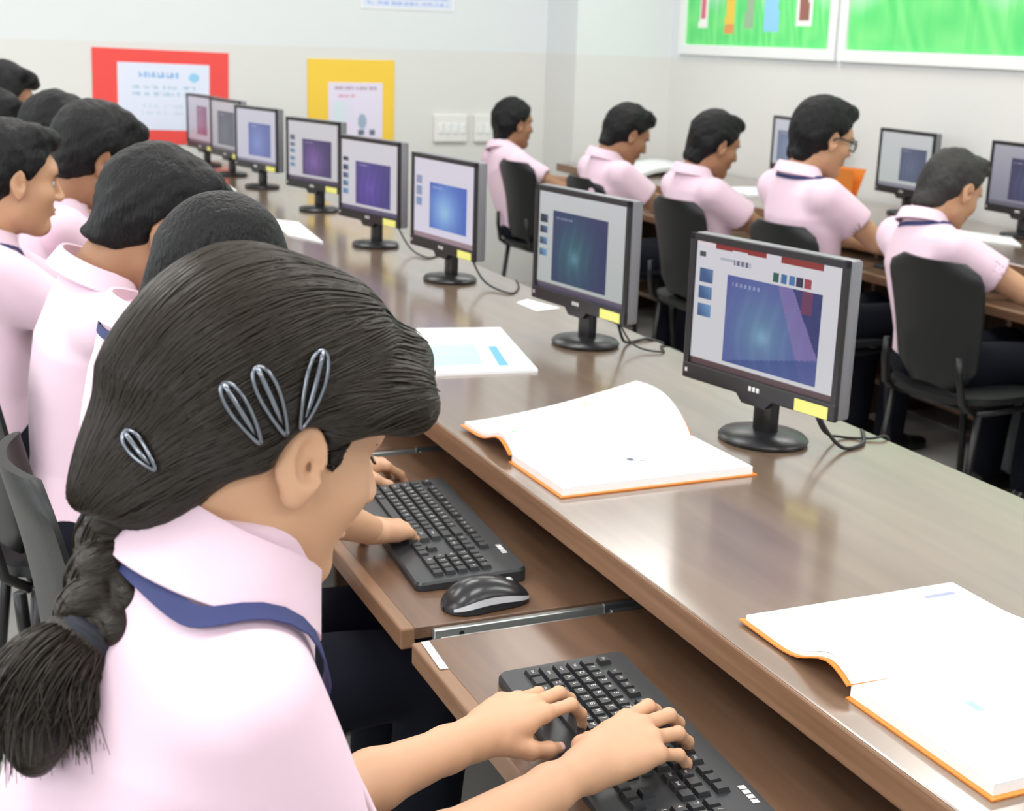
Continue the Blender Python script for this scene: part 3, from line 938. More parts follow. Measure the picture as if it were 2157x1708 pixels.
def mouse(label, x, y, z, rz):
    r = tag(empty('computer_mouse', (x, y, z), rz), label, 'mouse'); r.scale = (1.22, 1.22, 1.15)
    # local: x runs from the palm end (-) to the buttons (+)
    xs = np.linspace(-0.056, 0.056, 25)

    def prof(t):
        hw = 0.0315 * (1 - abs(t) ** 3.2) ** 0.5 if abs(t) < 1 else 0.0
        hw *= 1.0 - 0.10 * math.cos(t * 2.2)
        top = 0.004 + 0.034 * max(0, (1 - ((t + 0.22) / 1.22) ** 2 if t > -0.22 else 1 - ((t + 0.22) / 0.78) ** 2)) ** 0.75
        return hw, top

    def shell(name, z_lo, z_hi, material, grow=0.0):
        """slice of the mouse between two height fractions"""
        n = 25; V = []; F = []
        for xx in xs:
            t = xx / 0.056
            hw, top = prof(t * 0.998)
            for k in range(n):
                a = math.pi * k / (n - 1)
                zz = math.sin(a) ** 0.8
                zz = z_lo + (z_hi - z_lo) * zz
                wf = (1 - max(0, zz - 0.25) ** 2 * 1.3) if zz < 1 else 0
                yy = math.cos(a) * (hw + grow) * 1.0
                V.append((xx, yy, 0.0015 + top * zz))
        for i in range(len(xs) - 1):
            for k in range(n - 1):
                F.append([i * n + k, (i + 1) * n + k, (i + 1) * n + k + 1, i * n + k + 1])
        return mkobj(name, pmesh(name, V, F, True), material, r)
    shell('body', 0.0, 0.94, 'mouse_black')
    # lighter band sweeping along both sides
    for s in (-1, 1):
        V = []; F = []
        for xx in xs[1:-1]:
            t = xx / 0.056; hw, top = prof(t)
            for q in (0.24, 0.46):
                a = math.asin(min(1, (q / 0.94) ** 1.25))
                V.append((xx, s * (math.cos(a) * hw + 0.0007), 0.0015 + top * q))
        m = len(xs) - 2
        for i in range(m - 1): F.append([2 * i, 2 * i + 2, 2 * i + 3, 2 * i + 1])
        mkobj('side_band', pmesh('side_band', V, F, True), 'mouse_grey', r)
    MB().lathe([(0.006, -0.003), (0.008, 0), (0.006, 0.003)], 14, M=Matrix.Translation((0.030, 0, 0.0215)) @ Matrix.Rotation(math.radians(90), 4, 'X')).build('scroll_wheel', 'mouse_grey', r, smooth=True)
    hw, top = prof(0.6)
    MB().tube([(0.012 + 0.0105 * k, 0, 0.0015 + prof((0.012 + 0.0105 * k) / 0.056)[1] * 0.945) for k in range(5)], 0.0007, 5).build('button_gap', 'black_plastic', r)
    return r


mouse('black computer mouse with a grey side band at the tray edge', 0.717, 1.712, TRAY, math.radians(8))


# ================================================================== notebooks and papers
def sheet(name, label, quad, z, th, fn=None, cat='paper', nx=40, ny=30, curl=None):
    """paper lying on the desk; quad = far-left, far-right, near-right, near-left (x, y)"""
    A, B, C_, D = [Vector((q[0], q[1], 0)) for q in quad]
    cen = (A + B + C_ + D) / 4
    r = tag(empty(name, (cen.x, cen.y, z)), label, cat)

    def P(u, v, dz=0.0):
        p = (D * (1 - u) + C_ * u) * (1 - v) + (A * (1 - u) + B * u) * v
        return ((p - cen).x, (p - cen).y, dz + (curl(u, v) if curl else 0))
    n = 8
    V = []; F = []
    for L in (0, 1):
        for j in range(n + 1):
            for i in range(n + 1): V.append(P(i / n, j / n, th * L))
    k = (n + 1) ** 2
    for j in range(n):
        for i in range(n):
            a = j * (n + 1) + i
            F.append([a, a + n + 1, a + n + 2, a + 1]); F.append([k + a, k + a + 1, k + a + n + 2, k + a + n + 1])
    bd = [i for i in range(n + 1)] + [j * (n + 1) + n for j in range(1, n + 1)] + [n * (n + 1) + i for i in range(n - 1, -1, -1)] + [j * (n + 1) for j in range(n - 1, 0, -1)]
    for i in range(len(bd)):
        a, b = bd[i], bd[(i + 1) % len(bd)]
        F.append([a, b, k + b, k + a])
    MBs = pmesh('sheet', V, F, False); mkobj('page_block' if th > 0.002 else 'sheet', MBs, 'paper', r)
    if fn: print_grid('printed_face', nx, ny, fn, lambda u, v: P(u, v, th + 0.0004), r)
    return r


def teal_page(u, v):
    if 0.03 < u < 0.60 and 0.14 < v < 0.60: return lerp((0.66, 0.88, 0.87), (0.76, 0.91, 0.92), v)
    if abs(u - 0.76 - 0.0 * v) < 0.045 and 0.10 < v < 0.55: return (0.42, 0.68, 0.82)
    if scribble(u, v, [(0.74, 0.02), (0.84, 0.02)], 0.1, 0.9, 3, .5): return (0.84, 0.90, 0.94)
    return (0.95, 0.97, 0.98)


sheet('booklet', 'white booklet with a pale teal panel beside the girl\'s head', [(1.075, 3.032), (1.272, 2.990), (1.182, 2.572), (0.905, 2.602)], TOP, 0.006, teal_page, 'booklet', 60, 50)
sheet('loose_paper', 'small white paper under the second nearest monitor', [(1.448, 3.301), (1.494, 3.335), (1.528, 3.20), (1.452, 3.18)], TOP + .0005, 0.0012)
sheet('loose_paper', 'white paper beside the dark haired girl between monitor stands', [(1.21, 5.02), (1.285, 4.92), (1.24, 4.43), (1.17, 4.62)], TOP + .0005, 0.004)
sheet('loose_paper', 'white paper far down the row near the farthest monitors', [(1.22, 6.45), (1.30, 6.30), (1.29, 5.97), (1.20, 6.05)], TOP + .0005, 0.004)
sheet('loose_paper', 'white paper in front of the boy with cropped hair', [(3.74, 4.24), (3.80, 4.04), (3.68, 3.86), (3.60, 4.04)], TOP + .0005, 0.004)
sheet('loose_paper', 'bright white papers in front of the two far boys', [(3.62, 6.80), (3.98, 6.93), (3.79, 6.48), (3.42, 6.28)], TOP + .0005, 0.02, curl=lambda u, v: 0.02 * math.sin(math.pi * u))
sheet('loose_paper', 'white paper between the second boy and the boy with glasses', [(3.55, 5.75), (3.75, 5.72), (3.72, 5.40), (3.52, 5.42)], TOP + .0005, 0.012)


def open_notebook(label, x, y, rz, pw_far, pw_near, ph, zf, zn, fn_far, fn_near, cover_pad=0.006):
    """open notebook, spine along local x; far half at +y, near half at -y.
    zf(s, t), zn(s, t): page height at distance s from the spine (0..1) and t along it (0..1)"""
    r = tag(empty('open_notebook', (x, y, TOP), rz), label, 'notebook')
    n, m = 16, 10

    def half(name, sgn, pw, zz, th, material, pad, dz, parent):
        V = []; F = []
        for L in (0, 1):
            for j in range(m + 1):
                for i in range(n + 1):
                    s, t = i / n, j / m
                    z = zz(s, t)
                    xx = (t - 0.5) * (ph + 2 * pad) + ph / 2
                    yy = sgn * s * (pw + pad)
                    V.append((xx, yy, max(0.0004, z + dz) + th(s) * L))
        k = (n + 1) * (m + 1)
        for j in range(m):
            for i in range(n):
                a = j * (n + 1) + i
                q1 = [a, a + 1, a + n + 2, a + n + 1]; q2 = [k + a, k + a + n + 1, k + a + n + 2, k + a + 1]
                if sgn > 0: q1, q2 = q1[::-1], q2[::-1]
                F += [q1[::-1], q2[::-1]]
        bd = [i for i in range(n + 1)] + [j * (n + 1) + n for j in range(1, m + 1)] + [m * (n + 1) + i for i in range(n - 1, -1, -1)] + [j * (n + 1) for j in range(m - 1, 0, -1)]
        for i in range(len(bd)):
            a, b = bd[i], bd[(i + 1) % len(bd)]; F.append([a, b, k + b, k + a])
        return mkobj(name, pmesh(name, V, F, False), material, parent)
    for nm, sgn, pw, zz, fn in (('far', 1, pw_far, zf, fn_far), ('near', -1, pw_near, zn, fn_near)):
        th = (lambda s: 0.006 + 0.0 * s) if sgn > 0 else (lambda s: 0.012)
        half('cover', sgn, pw, zz, lambda s: 0.0018, 'cover_orange', cover_pad, 0.0, r)
        pg = half('page_block', sgn, pw, zz, th, 'paper', 0.0, 0.0019, r)
        T = th(0.5)
        print_grid('written_page', 60, 50, fn, lambda u, v: (u * ph, sgn * (1 - v if sgn < 0 else v) * pw, zz((1 - v) if sgn < 0 else v, u) + 0.0019 + T + 0.0005), pg)
    return r


def page_fn(seed, lines, marks=()):
    def fn(u, v):
        for (mu, mv, mw, mh, c) in marks:
            if abs(u - mu) < mw and abs(v - mv) < mh: return c
        if scribble(u, v, lines, 0.08, 0.9, seed, 0.35, 0.25): return (0.74, 0.80, 0.90)
        return (0.965, 0.97, 0.98)
    return fn


open_notebook('large open notebook with orange cover in the near right corner', 0.893, 1.105, math.radians(0.5), 0.205, 0.218, 0.315,
              lambda s, t: 0.026 * math.exp(-((s - 0.17) / 0.22) ** 2) * (1 - 0.6 * t) + 0.004 * s,
              lambda s, t: 0.0,
              page_fn(3, [(0.8, 0.018), (0.66, 0.018), (0.4, 0.018)], [(0.86, 0.86, 0.07, 0.02, (0.62, 0.64, 0.86))]),
              page_fn(5, [(0.8, 0.018), (0.3, 0.018)], [(0.30, 0.62, 0.012, 0.05, (0.62, 0.72, 0.72))]))
open_notebook('open notebook with orange cover lying below the nearest monitor', 0.880, 2.005, math.radians(1.0), 0.205, 0.190, 0.345,
              lambda s, t: (0.004 + 0.026 * t) * math.sin(math.pi * min(1, s) ** 0.8) + s * (0.006 + 0.050 * t ** 1.6) + 0.024 * math.exp(-((s - 0.2) / 0.24) ** 2) * (1 - t) ** 1.5,
              lambda s, t: 0.0,
              page_fn(7, [(0.7, 0.018)], [(0.62, 0.75, 0.02, 0.03, (0.90, 0.82, 0.55)), (0.08, 0.3, 0.012, 0.06, (0.50, 0.78, 0.56))]),
              page_fn(9, [(0.72, 0.02)], [(0.50, 0.52, 0.022, 0.035, (0.36, 0.42, 0.48)), (0.55, 0.46, 0.02, 0.02, (0.56, 0.62, 0.68))]))

# orange folder standing open on the right desk
r = tag(empty('orange_folder', (3.60, 4.83, TOP), 0), 'bright orange folder standing in front of the boy with glasses', 'folder')
for (nm, a) in (('front_cover', 0.10), ('back_cover', -0.22)):
    M2 = Matrix.Rotation(a, 4, 'Y')
    MB().plate([(0.14, 0.19), (-0.115, 0.195), (-0.055, 0.0), (0.06, 0.0)], -0.001, 0.001, M=M2 @ Matrix(((0, 0, 1, 0), (1, 0, 0, 0), (0, 1, 0, 0), (0, 0, 0, 1)))).build(nm, 'cover_orange', r)


# computer cases under the right desk
def pc_case(label, x, y, rz=0.0):
    r = tag(empty('pc_case', (x, y, 0.0), rz), label, 'computer case', 'computer cases under the right desk')
    MB().box((0.20, 0, 0.19), (0.40, 0.175, 0.37), 0.006).build('case', 'pc_grey', r)
    MB().box((-0.004, 0, 0.19), (0.012, 0.168, 0.36), 0.005).build('front_panel', 'pc_grey', r)
    for k in (0, 1): MB().box((-0.011, 0, 0.335 - 0.05 * k), (0.004, 0.145, 0.036), 0.001, seg=1).build('drive_bay', 'steel_dark', r)
    MB().tube([(-0.010, 0, 0.20), (-0.015, 0, 0.20)], 0.010, 14).build('power_button', 'steel_dark', r)
    for s in (-1, 1):
        for q in (0.03, 0.37): MB().box((q, s * 0.07, 0.004), (0.03, 0.02, 0.008)).build('foot', 'black_plastic', r)


for k, (py, lab) in enumerate(((5.62, 'grey computer case on the floor behind the third chair'), (3.50, 'grey computer case on the floor beside the nearest right chair'),
                               (3.02, 'grey computer case on the floor at the right edge'))):
    pc_case(lab, 3.33 if k else 3.36, py)


# ================================================================== chairs
def chair(label, x, y, rz, group, s=1.0):
    """faces +x; the backrest stands at -x"""
    r = tag(empty('chair', (x, y, 0), rz), label, 'chair', group)
    # backrest: curved shell, rounded shoulders, narrowing to the bottom
    n, m = 14, 14; V = []; F = []
    zb, zt = 0.475, 0.845
    for L in (0, 1):
        for j in range(m + 1):
            t = j / m
            z = zb + (zt - zb) * t
            hw = 0.150 + 0.048 * t ** 0.8
            if t > 0.80: hw -= 0.075 * (1 - math.sqrt(max(0, 1 - ((t - 0.80) / 0.20) ** 2)))
            if t < 0.15: hw -= 0.06 * ((0.15 - t) / 0.15) ** 1.6
            for i in range(n + 1):
                u = -1 + 2 * i / n
                xx = -0.205 - 0.055 * t + 0.035 * u * u + (0.016 if L else 0) + 0.012 * math.sin(math.pi * t)
                ed = 0.004 * (abs(u) > 0.93)
                V.append((xx + (ed if not L else -ed), hw * u, z - (0.02 * u * u if j == 0 else 0)))
    k = (n + 1) * (m + 1)
    for j in range(m):
        for i in range(n):
            a = j * (n + 1) + i
            F.append([a, a + n + 1, a + n + 2, a + 1]); F.append([k + a, k + a + 1, k + a + n + 2, k + a + n + 1])
    bd = [i for i in range(n + 1)] + [j * (n + 1) + n for j in range(1, m + 1)] + [m * (n + 1) + i for i in range(n - 1, -1, -1)] + [j * (n + 1) for j in range(m - 1, 0, -1)]
    for i in range(len(bd)):
        a, b = bd[i], bd[(i + 1) % len(bd)]; F.append([a, b, k + b, k + a])
    me = pmesh('backrest', V, F, True); me.set_sharp_from_angle(angle=math.radians(50))
    mkobj('backrest', me, 'chair_plastic', r)
    # seat
    V = []; F = []
    for L in (0, 1):
        for j in range(11):
            for i in range(11):
                u, v = -1 + 2 * i / 10, -1 + 2 * j / 10
                rr = max(abs(u), abs(v)); q = (abs(u) ** 4 + abs(v) ** 4) ** 0.25
                f = rr / q if q > 0 else 1
                xx, yy = 0.205 * u * f, 0.205 * v * f
                V.append((xx, yy, 0.425 + 0.014 * (v * v) - 0.016 * max(0, u) ** 3 + (0.02 if L else 0)))
    k = 121
    for j in range(10):
        for i in range(10):
            a = j * 11 + i
            F.append([a, a + 11, a + 12, a + 1]); F.append([k + a, k + a + 1, k + a + 12, k + a + 11])
    bd = [i for i in range(11)] + [j * 11 + 10 for j in range(1, 11)] + [110 + i for i in range(9, -1, -1)] + [j * 11 for j in range(9, 0, -1)]
    for i in range(len(bd)):
        a, b = bd[i], bd[(i + 1) % len(bd)]; F.append([a, b, k + b, k + a])
    me = pmesh('seat', V, F, True); me.set_sharp_from_angle(angle=math.radians(50)); mkobj('seat', me, 'chair_plastic', r)
    for sy in (-1, 1):
        MB().tube([(-0.16, sy * 0.165, 0.412), (-0.205, sy * 0.162, 0.44), (-0.222, sy * 0.155, 0.52), (-0.226, sy * 0.150, 0.58)], 0.0105, 8).build('back_upright', 'chair_metal', r, smooth=True)
        MB().tube([(-0.15, sy * 0.175, 0.412), (-0.20, sy * 0.19, 0.0)], 0.0115, 8).build('leg', 'chair_metal', r, smooth=True)
        MB().tube([(0.15, sy * 0.175, 0.412), (0.19, sy * 0.19, 0.0)], 0.0115, 8).build('leg', 'chair_metal', r, smooth=True)
        MB().tube([(-0.16, sy * 0.175, 0.412), (0.16, sy * 0.175, 0.412)], 0.0105, 8).build('seat_rail', 'chair_metal', r, smooth=True)
        for q in (-0.20, 0.19): MB().tube([(q, sy * 0.19, 0.0), (q, sy * 0.19, 0.022)], 0.0145, 8).build('rubber_foot', 'black_plastic', r)
    for q in (-0.15, 0.15): MB().tube([(q, -0.175, 0.412), (q, 0.175, 0.412)], 0.0105, 8).build('cross_rail', 'chair_metal', r, smooth=True)
    return r


GC = 'chairs at the right desk'
chair('black chair with most of its back showing behind the boy with cropped hair', 2.935, 3.205, math.radians(4), GC)
chair('black chair of the boy with glasses, only its top edge showing', 2.93, 3.98, math.radians(3), GC)
chair('black chair between the two nearest monitors', 2.93, 4.69, math.radians(2), GC)
chair('black chair of the second farthest boy behind the second nearest monitor', 2.93, 5.50, 0, GC)
chair('black chair of the farthest boy by the column', 2.93, 6.27, math.radians(4), GC)
GL = 'chairs along the long desk'
chair('black chair at the left edge beside the braid', 0.34, 1.97, math.radians(2), GL)
chair('black chair of the boy with his head bent, at the left edge', 0.30, 2.72, math.radians(4), GL)
chair('black chair of the boy looking right, at the left edge', 0.13, 3.42, math.radians(0), GL)
chair('black chair under the girl with the braid', 0.10, 1.03, math.radians(8), GL)
chair('black chair under the boy in front of the red poster', 0.37, 3.88, 0.0, GL)
chair('black chair under the student left of the red poster', 0.34, 4.64, 0.0, GL)
chair('black chair under the farthest student on the left', 0.31, 5.58, 0.0, GL)
chair('black chair under the student at the right edge', 2.95, 2.42, 0.0, GC)
chair('black chair under the student between two others at the left edge', 0.20, 5.11, 0.0, GL)


# ================================================================== people
def head_shapes(detail=1.0):
    """skin of a head in head space: x forward, y left, z up, origin in the middle of the skull, about 0.225 tall"""
    parts = [Ell((-0.012, 0, 0.022), (0.094, 0.073, 0.086)),
             Ell((0.026, 0, -0.040), (0.063, 0.057, 0.082)),
             Ell((0.006, 0, -0.045), (0.066, 0.060, 0.058)),
             Cone((0.0, 0.040, -0.072), (0.058, 0.012, -0.103), 0.020, 0.017),
             Cone((0.0, -0.040, -0.072), (0.058, -0.012, -0.103), 0.020, 0.017),
             Ell((0.064, 0, -0.104), (0.020, 0.019, 0.015)),
             Ell((0.070, 0, 0.022), (0.020, 0.046, 0.024)),
             Ell((0.052, 0.036, -0.030), (0.026, 0.022, 0.022)), Ell((0.052, -0.036, -0.030), (0.026, 0.022, 0.022)),
             Cone((-0.030, 0, -0.040), (-0.046, 0, -0.135), 0.052, 0.050)]
    base = Un(0.022, *parts)
    base = Sub(0.014, base, Ell((0.097, 0.031, -0.006), (0.016, 0.017, 0.010)), Ell((0.097, -0.031, -0.006), (0.016, 0.017, 0.010)))
    nose = Un(0.008, Cone((0.086, 0, 0.004), (0.104, 0, -0.034), 0.007, 0.0105), Ell((0.098, 0.010, -0.038), (0.009, 0.007, 0.007)), Ell((0.098, -0.010, -0.038), (0.009, 0.007, 0.007)))
    mouth = Un(0.004, Ell((0.086, 0, -0.063), (0.009, 0.019, 0.0055)), Ell((0.085, 0, -0.073), (0.009, 0.017, 0.006)))
    base = Un(0.007, base, nose, mouth)
    ears = []
    for s in (1, -1):
        Re = rotm(s * 0.35, -0.12, 0)
        e = Un(0.004, Ell((-0.008, s * 0.079, -0.006), (0.019, 0.0075, 0.031), Re), Ell((-0.004, s * 0.076, -0.032), (0.011, 0.007, 0.012), Re))
        e = Sub(0.004, e, Ell((-0.003, s * 0.0865, -0.004), (0.0115, 0.006, 0.020), Re), Ell((0.002, s * 0.083, -0.011), (0.006, 0.009, 0.008), Re))
        e = Un(0.003, e, Cone((0.006, s * 0.078, -0.006), (0.005, s * 0.079, -0.017), 0.004, 0.004))
        ears.append(e)
    return Un(0.006, base, *ears)


HEAD = head_shapes()


def hair_short(seed, length=0.013, fringe=True, nape=-0.098, part=0.0, front=0.0):
    """short boy's hair in head space: full crown, tapering to a narrow nape, cut round the ears"""
    cap = Ell((-0.013, 0, 0.027), (0.096 + length, 0.074 + length * 0.95, 0.087 + length * 1.15))
    neck = Un(0.02, Cone((-0.058, 0.030, -0.015), (-0.070, 0.020, -0.075), 0.046, 0.030), Cone((-0.058, -0.030, -0.015), (-0.070, -0.020, -0.075), 0.046, 0.030),
              Cone((-0.070, 0.012, -0.075), (-0.072, 0.010, -0.105), 0.030, 0.021), Cone((-0.070, -0.012, -0.075), (-0.072, -0.010, -0.105), 0.030, 0.021))
    h = Un(0.022, cap, neck)
    h = Sub(0.010, h, Half((0.068 + front, 0, 0.072), (-0.82, 0, 0.57)))
    h = Sub(0.020, h, Half((-0.08, 0, nape), (-0.10, 0, 1)))
    for s in (1, -1):
        h = Sub(0.008, h, Ell((0.002, s * 0.090, -0.022), (0.028, 0.032, 0.042)), Ell((0.045, s * 0.085, -0.03), (0.035, 0.045, 0.045)),
                Ell((-0.012, s * 0.085, -0.085), (0.045, 0.040, 0.050)))
    if fringe:
        h = Un(0.022, h, Cone((0.030, -0.045, 0.098), (0.072, -0.012, 0.092), 0.022, 0.018), Cone((0.030, 0.045, 0.098), (0.072, 0.016, 0.090), 0.022, 0.018),
               Cone((0.068, -0.03, 0.088), (0.084, 0.02, 0.076), 0.015, 0.012))
    w1 = waves(seed, 210, 0.0011, 9); w2 = waves(seed + 1, 75, 0.0022, 7, (1, 1, 0.5))
    return Disp(h, lambda p: w1(p) + w2(p))


def ik(Sh, Wr, a, b, hint):
    Sh, Wr = V3(Sh), V3(Wr); d = Wr - Sh; L = np.linalg.norm(d)
    if L > (a + b) * 0.985: k = L / ((a + b) * 0.985); a *= k; b *= k
    u = d / L; x = (a * a - b * b + L * L) / (2 * L); hgt = math.sqrt(max(0, a * a - x * x))
    h = V3(hint) - u * (V3(hint) @ u)
    return Sh + u * x + nrm(h) * hgt


def hand(W, D, N, side, curls, spread=(0.10, 0.03, -0.04, -0.12), thumb=(0.55, 0.75, -0.30), s=1.0, thumb_curl=0.35):
    """W wrist, D towards the fingers, N back of the hand, side=+1 when the thumb lies towards cross(N, D).
    curls: per finger three bend angles. Returns (skin shape, nail shapes)"""
    W = V3(W); D = nrm(D); N = V3(N); N = nrm(N - D * (N @ D)); T = np.cross(N, D) * side
    def P(d, t, n): return W + (D * d + T * t + N * n) * s
    kn = [(0.082, 0.0275, 0.004), (0.086, 0.0095, 0.007), (0.081, -0.0085, 0.005), (0.072, -0.0250, 0.0)]
    palm = [Cone(P(-0.012, 0.0, 0.0), P(0.020, 0.006, 0.0), 0.0215 * s, 0.0215 * s), Cone(P(0.0, 0.004, -0.002), P(0.05, 0.020, -0.002), 0.017 * s, 0.014 * s),
            Cone(P(0.0, -0.006, -0.002), P(0.05, -0.017, -0.003), 0.017 * s, 0.013 * s)]
    for k in kn: palm.append(Cone(P(0.02, k[1] * 0.55, 0.001), P(*k), 0.0145 * s, 0.0105 * s))
    palm = Un(0.012 * s, *palm)
    fing, nails = [], []
    LN = [(0.043, 0.027, 0.022), (0.048, 0.031, 0.023), (0.045, 0.029, 0.022), (0.035, 0.022, 0.020)]
    RD = [(0.0084, 0.0076, 0.0066, 0.0056), (0.0086, 0.0078, 0.0068, 0.0057), (0.0082, 0.0074, 0.0064, 0.0055), (0.0072, 0.0065, 0.0057, 0.0050)]
    for i in range(4):
        p = P(*kn[i]); a = 0.0; pts = [p]
        lat = nrm(D + T * spread[i])
        dirs = []
        for j in range(3):
            a += curls[i][j]
            dv = lat * math.cos(a) - N * math.sin(a); dirs.append(dv)
            p = p + dv * LN[i][j] * s; pts.append(p)
        f = Un(0.004 * s, *[Cone(pts[j], pts[j + 1], RD[i][j] * s, RD[i][j + 1] * s) for j in range(3)])
        fing.append(f)
        dv = dirs[2]; nv = nrm(N * math.cos(a) + lat * math.sin(a))
        lt = np.cross(nv, dv)
        nails.append(Ell(pts[3] - dv * 0.004 * s + nv * 0.0042 * s, (0.0058 * s, 0.0046 * s, 0.0022 * s), np.stack([dv, lt, nv], 1)))
    b0 = P(0.016, 0.020, -0.006); d0 = nrm(D * thumb[0] + T * thumb[1] + N * thumb[2])
    d1 = nrm(d0 + D * thumb_curl - T * thumb_curl * 0.6); d2 = nrm(d1 + D * thumb_curl * 0.8 - T * thumb_curl * .6 - N * 0.1)
    b1 = b0 + d0 * 0.038 * s; b2 = b1 + d1 * 0.030 * s; b3 = b2 + d2 * 0.024 * s
    th = Un(0.006 * s, Cone(b0, b1, 0.0150 * s, 0.0105 * s), Cone(b1, b2, 0.0105 * s, 0.0088 * s), Cone(b2, b3, 0.0090 * s, 0.0068 * s))
    nv = nrm(N - d2 * (N @ d2)); nv = nrm(nv * 0.6 + T * 0.5 - d2 * ((nv * 0.6 + T * 0.5) @ d2)); lt = np.cross(nv, d2)
    nails.append(Ell(b3 - d2 * 0.003 * s + nv * 0.0052 * s, (0.0066 * s, 0.0054 * s, 0.0024 * s), np.stack([d2, lt, nv], 1)))
    sk = Un(0.006 * s, palm, th)
    def f(p, base=sk, ff=fing):
        d = base.f(p); m = None
        for g in ff:
            e = g.f(p); m = e if m is None else np.minimum(m, e)
        k = 0.006 * s; h = np.clip(0.5 + 0.5 * (m - d) / k, 0, 1)
        return m + (d - m) * h - k * h * (1 - h)
    lo = np.min([sk.lo] + [g.lo for g in fing], 0); hi = np.max([sk.hi] + [g.hi for g in fing], 0)
    return S(f, lo, hi), Un(0.0, *nails)


TYPE_CURL = [(0.35, 0.45, 0.40), (0.38, 0.50, 0.40), (0.42, 0.50, 0.40), (0.45, 0.50, 0.40)]


def torso(pel, nb, lat, prof):
    """prof: list of (t, half width, half depth) along pelvis (0) -> neck base (1)"""
    pel, nb = V3(pel), V3(nb); ax = nb - pel; L = np.linalg.norm(ax); u = ax / L
    lat = V3(lat); lat = nrm(lat - u * (lat @ u)); fr = np.cross(lat, u)
    T = np.array([p[0] for p in prof]) * L; Wd = np.array([p[1] for p in prof]); Dp = np.array([p[2] for p in prof])
    t0, t1 = T[0], T[-1]

    def f(p):
        q = p - pel; h = q @ u; a = q @ fr; l = q @ lat
        hc = np.clip(h, t0, t1); w = np.interp(hc, T, Wd); d = np.interp(hc, T, Dp)
        rho = np.sqrt((a / d) ** 2 + (l / w) ** 2) + 1e-9
        side = (rho - 1) * np.minimum(w, d) * (0.9 + 0.25 * (np.abs(l) / w) / rho)
        cap = np.maximum(t0 - h, h - t1)
        k = 0.012; hh = np.clip(0.5 - 0.5 * (cap - side) / k, 0, 1)
        return cap + (side - cap) * hh + k * hh * (1 - hh)
    m = max(Wd.max(), Dp.max())
    e1 = pel + u * t0; e2 = pel + u * t1
    return S(f, np.minimum(e1, e2) - m, np.maximum(e1, e2) + m)


SHIRT_PROF = [(-0.10, 0.158, 0.108), (0.0, 0.160, 0.112), (0.25, 0.146, 0.104), (0.55, 0.156, 0.110), (0.75, 0.166, 0.106), (0.90, 0.140, 0.084), (0.99, 0.090, 0.066), (1.06, 0.058, 0.056)]


def collar_mesh(name, parent, nb, up, fwd, r, h, gap=0.35, inv=None, flare=0.014, tip=0.02, fall=0.0):
    """folded shirt collar: stand and fall, open in front"""
    up = nrm(up); fwd = V3(fwd); fwd = nrm(fwd - up * (fwd @ up)); lt = np.cross(up, fwd); nb = V3(nb)
    prof = [(0.000, -0.010), (0.001, h * 0.55), (0.003, h), (0.007, h + 0.002), (0.010, h - 0.002), (0.010 + flare, -0.004), (0.0075 + flare, -0.006), (0.006, h * .6)]
    n = 44; V = []; F = []; m = len(prof)
    for i in range(n + 1):
        a = gap + (2 * math.pi - 2 * gap) * i / n
        fr = min(i, n - i) / n
        tt = max(0, 1 - fr / 0.16)
        for (dr, z) in prof:
            rr = r + dr + (0.006 * tt if dr > 0.008 else 0)
            zz = z - (tip * tt * tt if dr > 0.012 else 0) - 0.010 * tt * (z > h * .5) - (fall * (0.5 - 0.5 * math.cos(a)) if dr > 0.012 else 0)
            # the collar sits lower in front
            sl = -0.020 * (0.5 + 0.5 * math.cos(a))
            V.append(nb + fwd * math.cos(a) * rr * 1.04 + lt * math.sin(a) * rr * 1.08 + up * (zz + sl))
    for i in range(n):
        for k in range(m):
            a, b = i * m + k, i * m + (k + 1) % m
            F.append([a, a + m, b + m, b])
    F.append(list(range(m))); F.append([n * m + k for k in range(m)][::-1])
    V = np.array(V)
    if inv is not None: V = V @ inv[:3, :3].T + inv[:3, 3]
    me = pmesh(name, V, F, True); me.set_sharp_from_angle(angle=math.radians(55))
    return mkobj(name, me, 'shirt_pink', parent)


def ribbon(name, pts, f, width, material, parent, inv, off=0.003, th=0.0014, it=6, smooth=2):
    P = project(f, np.array(pts), off, it)
    # smooth
    for _ in range(smooth): P[1:-1] = (P[:-2] + 2 * P[1:-1] + P[2:]) / 4
    if smooth > 2:
        for _ in range(3):
            P = project(f, P, off, 4); P[1:-1] = (P[:-2] + 2 * P[1:-1] + P[2:]) / 4
        P = project(f, P, off, 4)
    N = grad(f, P); t = np.gradient(P, axis=0); t /= np.linalg.norm(t, axis=1)[:, None] + 1e-9
    Wv = np.cross(t, N); Wv /= np.linalg.norm(Wv, axis=1)[:, None] + 1e-9
    V = []; F = []
    for i in range(len(P)):
        for (a, b) in ((-1, 0), (1, 0), (1, 1), (-1, 1)): V.append(P[i] + Wv[i] * a * width / 2 + N[i] * th * b)
    for i in range(len(P) - 1):
        for k in range(4): F.append([i * 4 + k, (i + 1) * 4 + k, (i + 1) * 4 + (k + 1) % 4, i * 4 + (k + 1) % 4])
    V = np.array(V)
    if inv is not None: V = V @ inv[:3, :3].T + inv[:3, 3]
    me = pmesh(name, V, F, True); me.set_sharp_from_angle(angle=math.radians(50))
    return mkobj(name, me, material, parent)


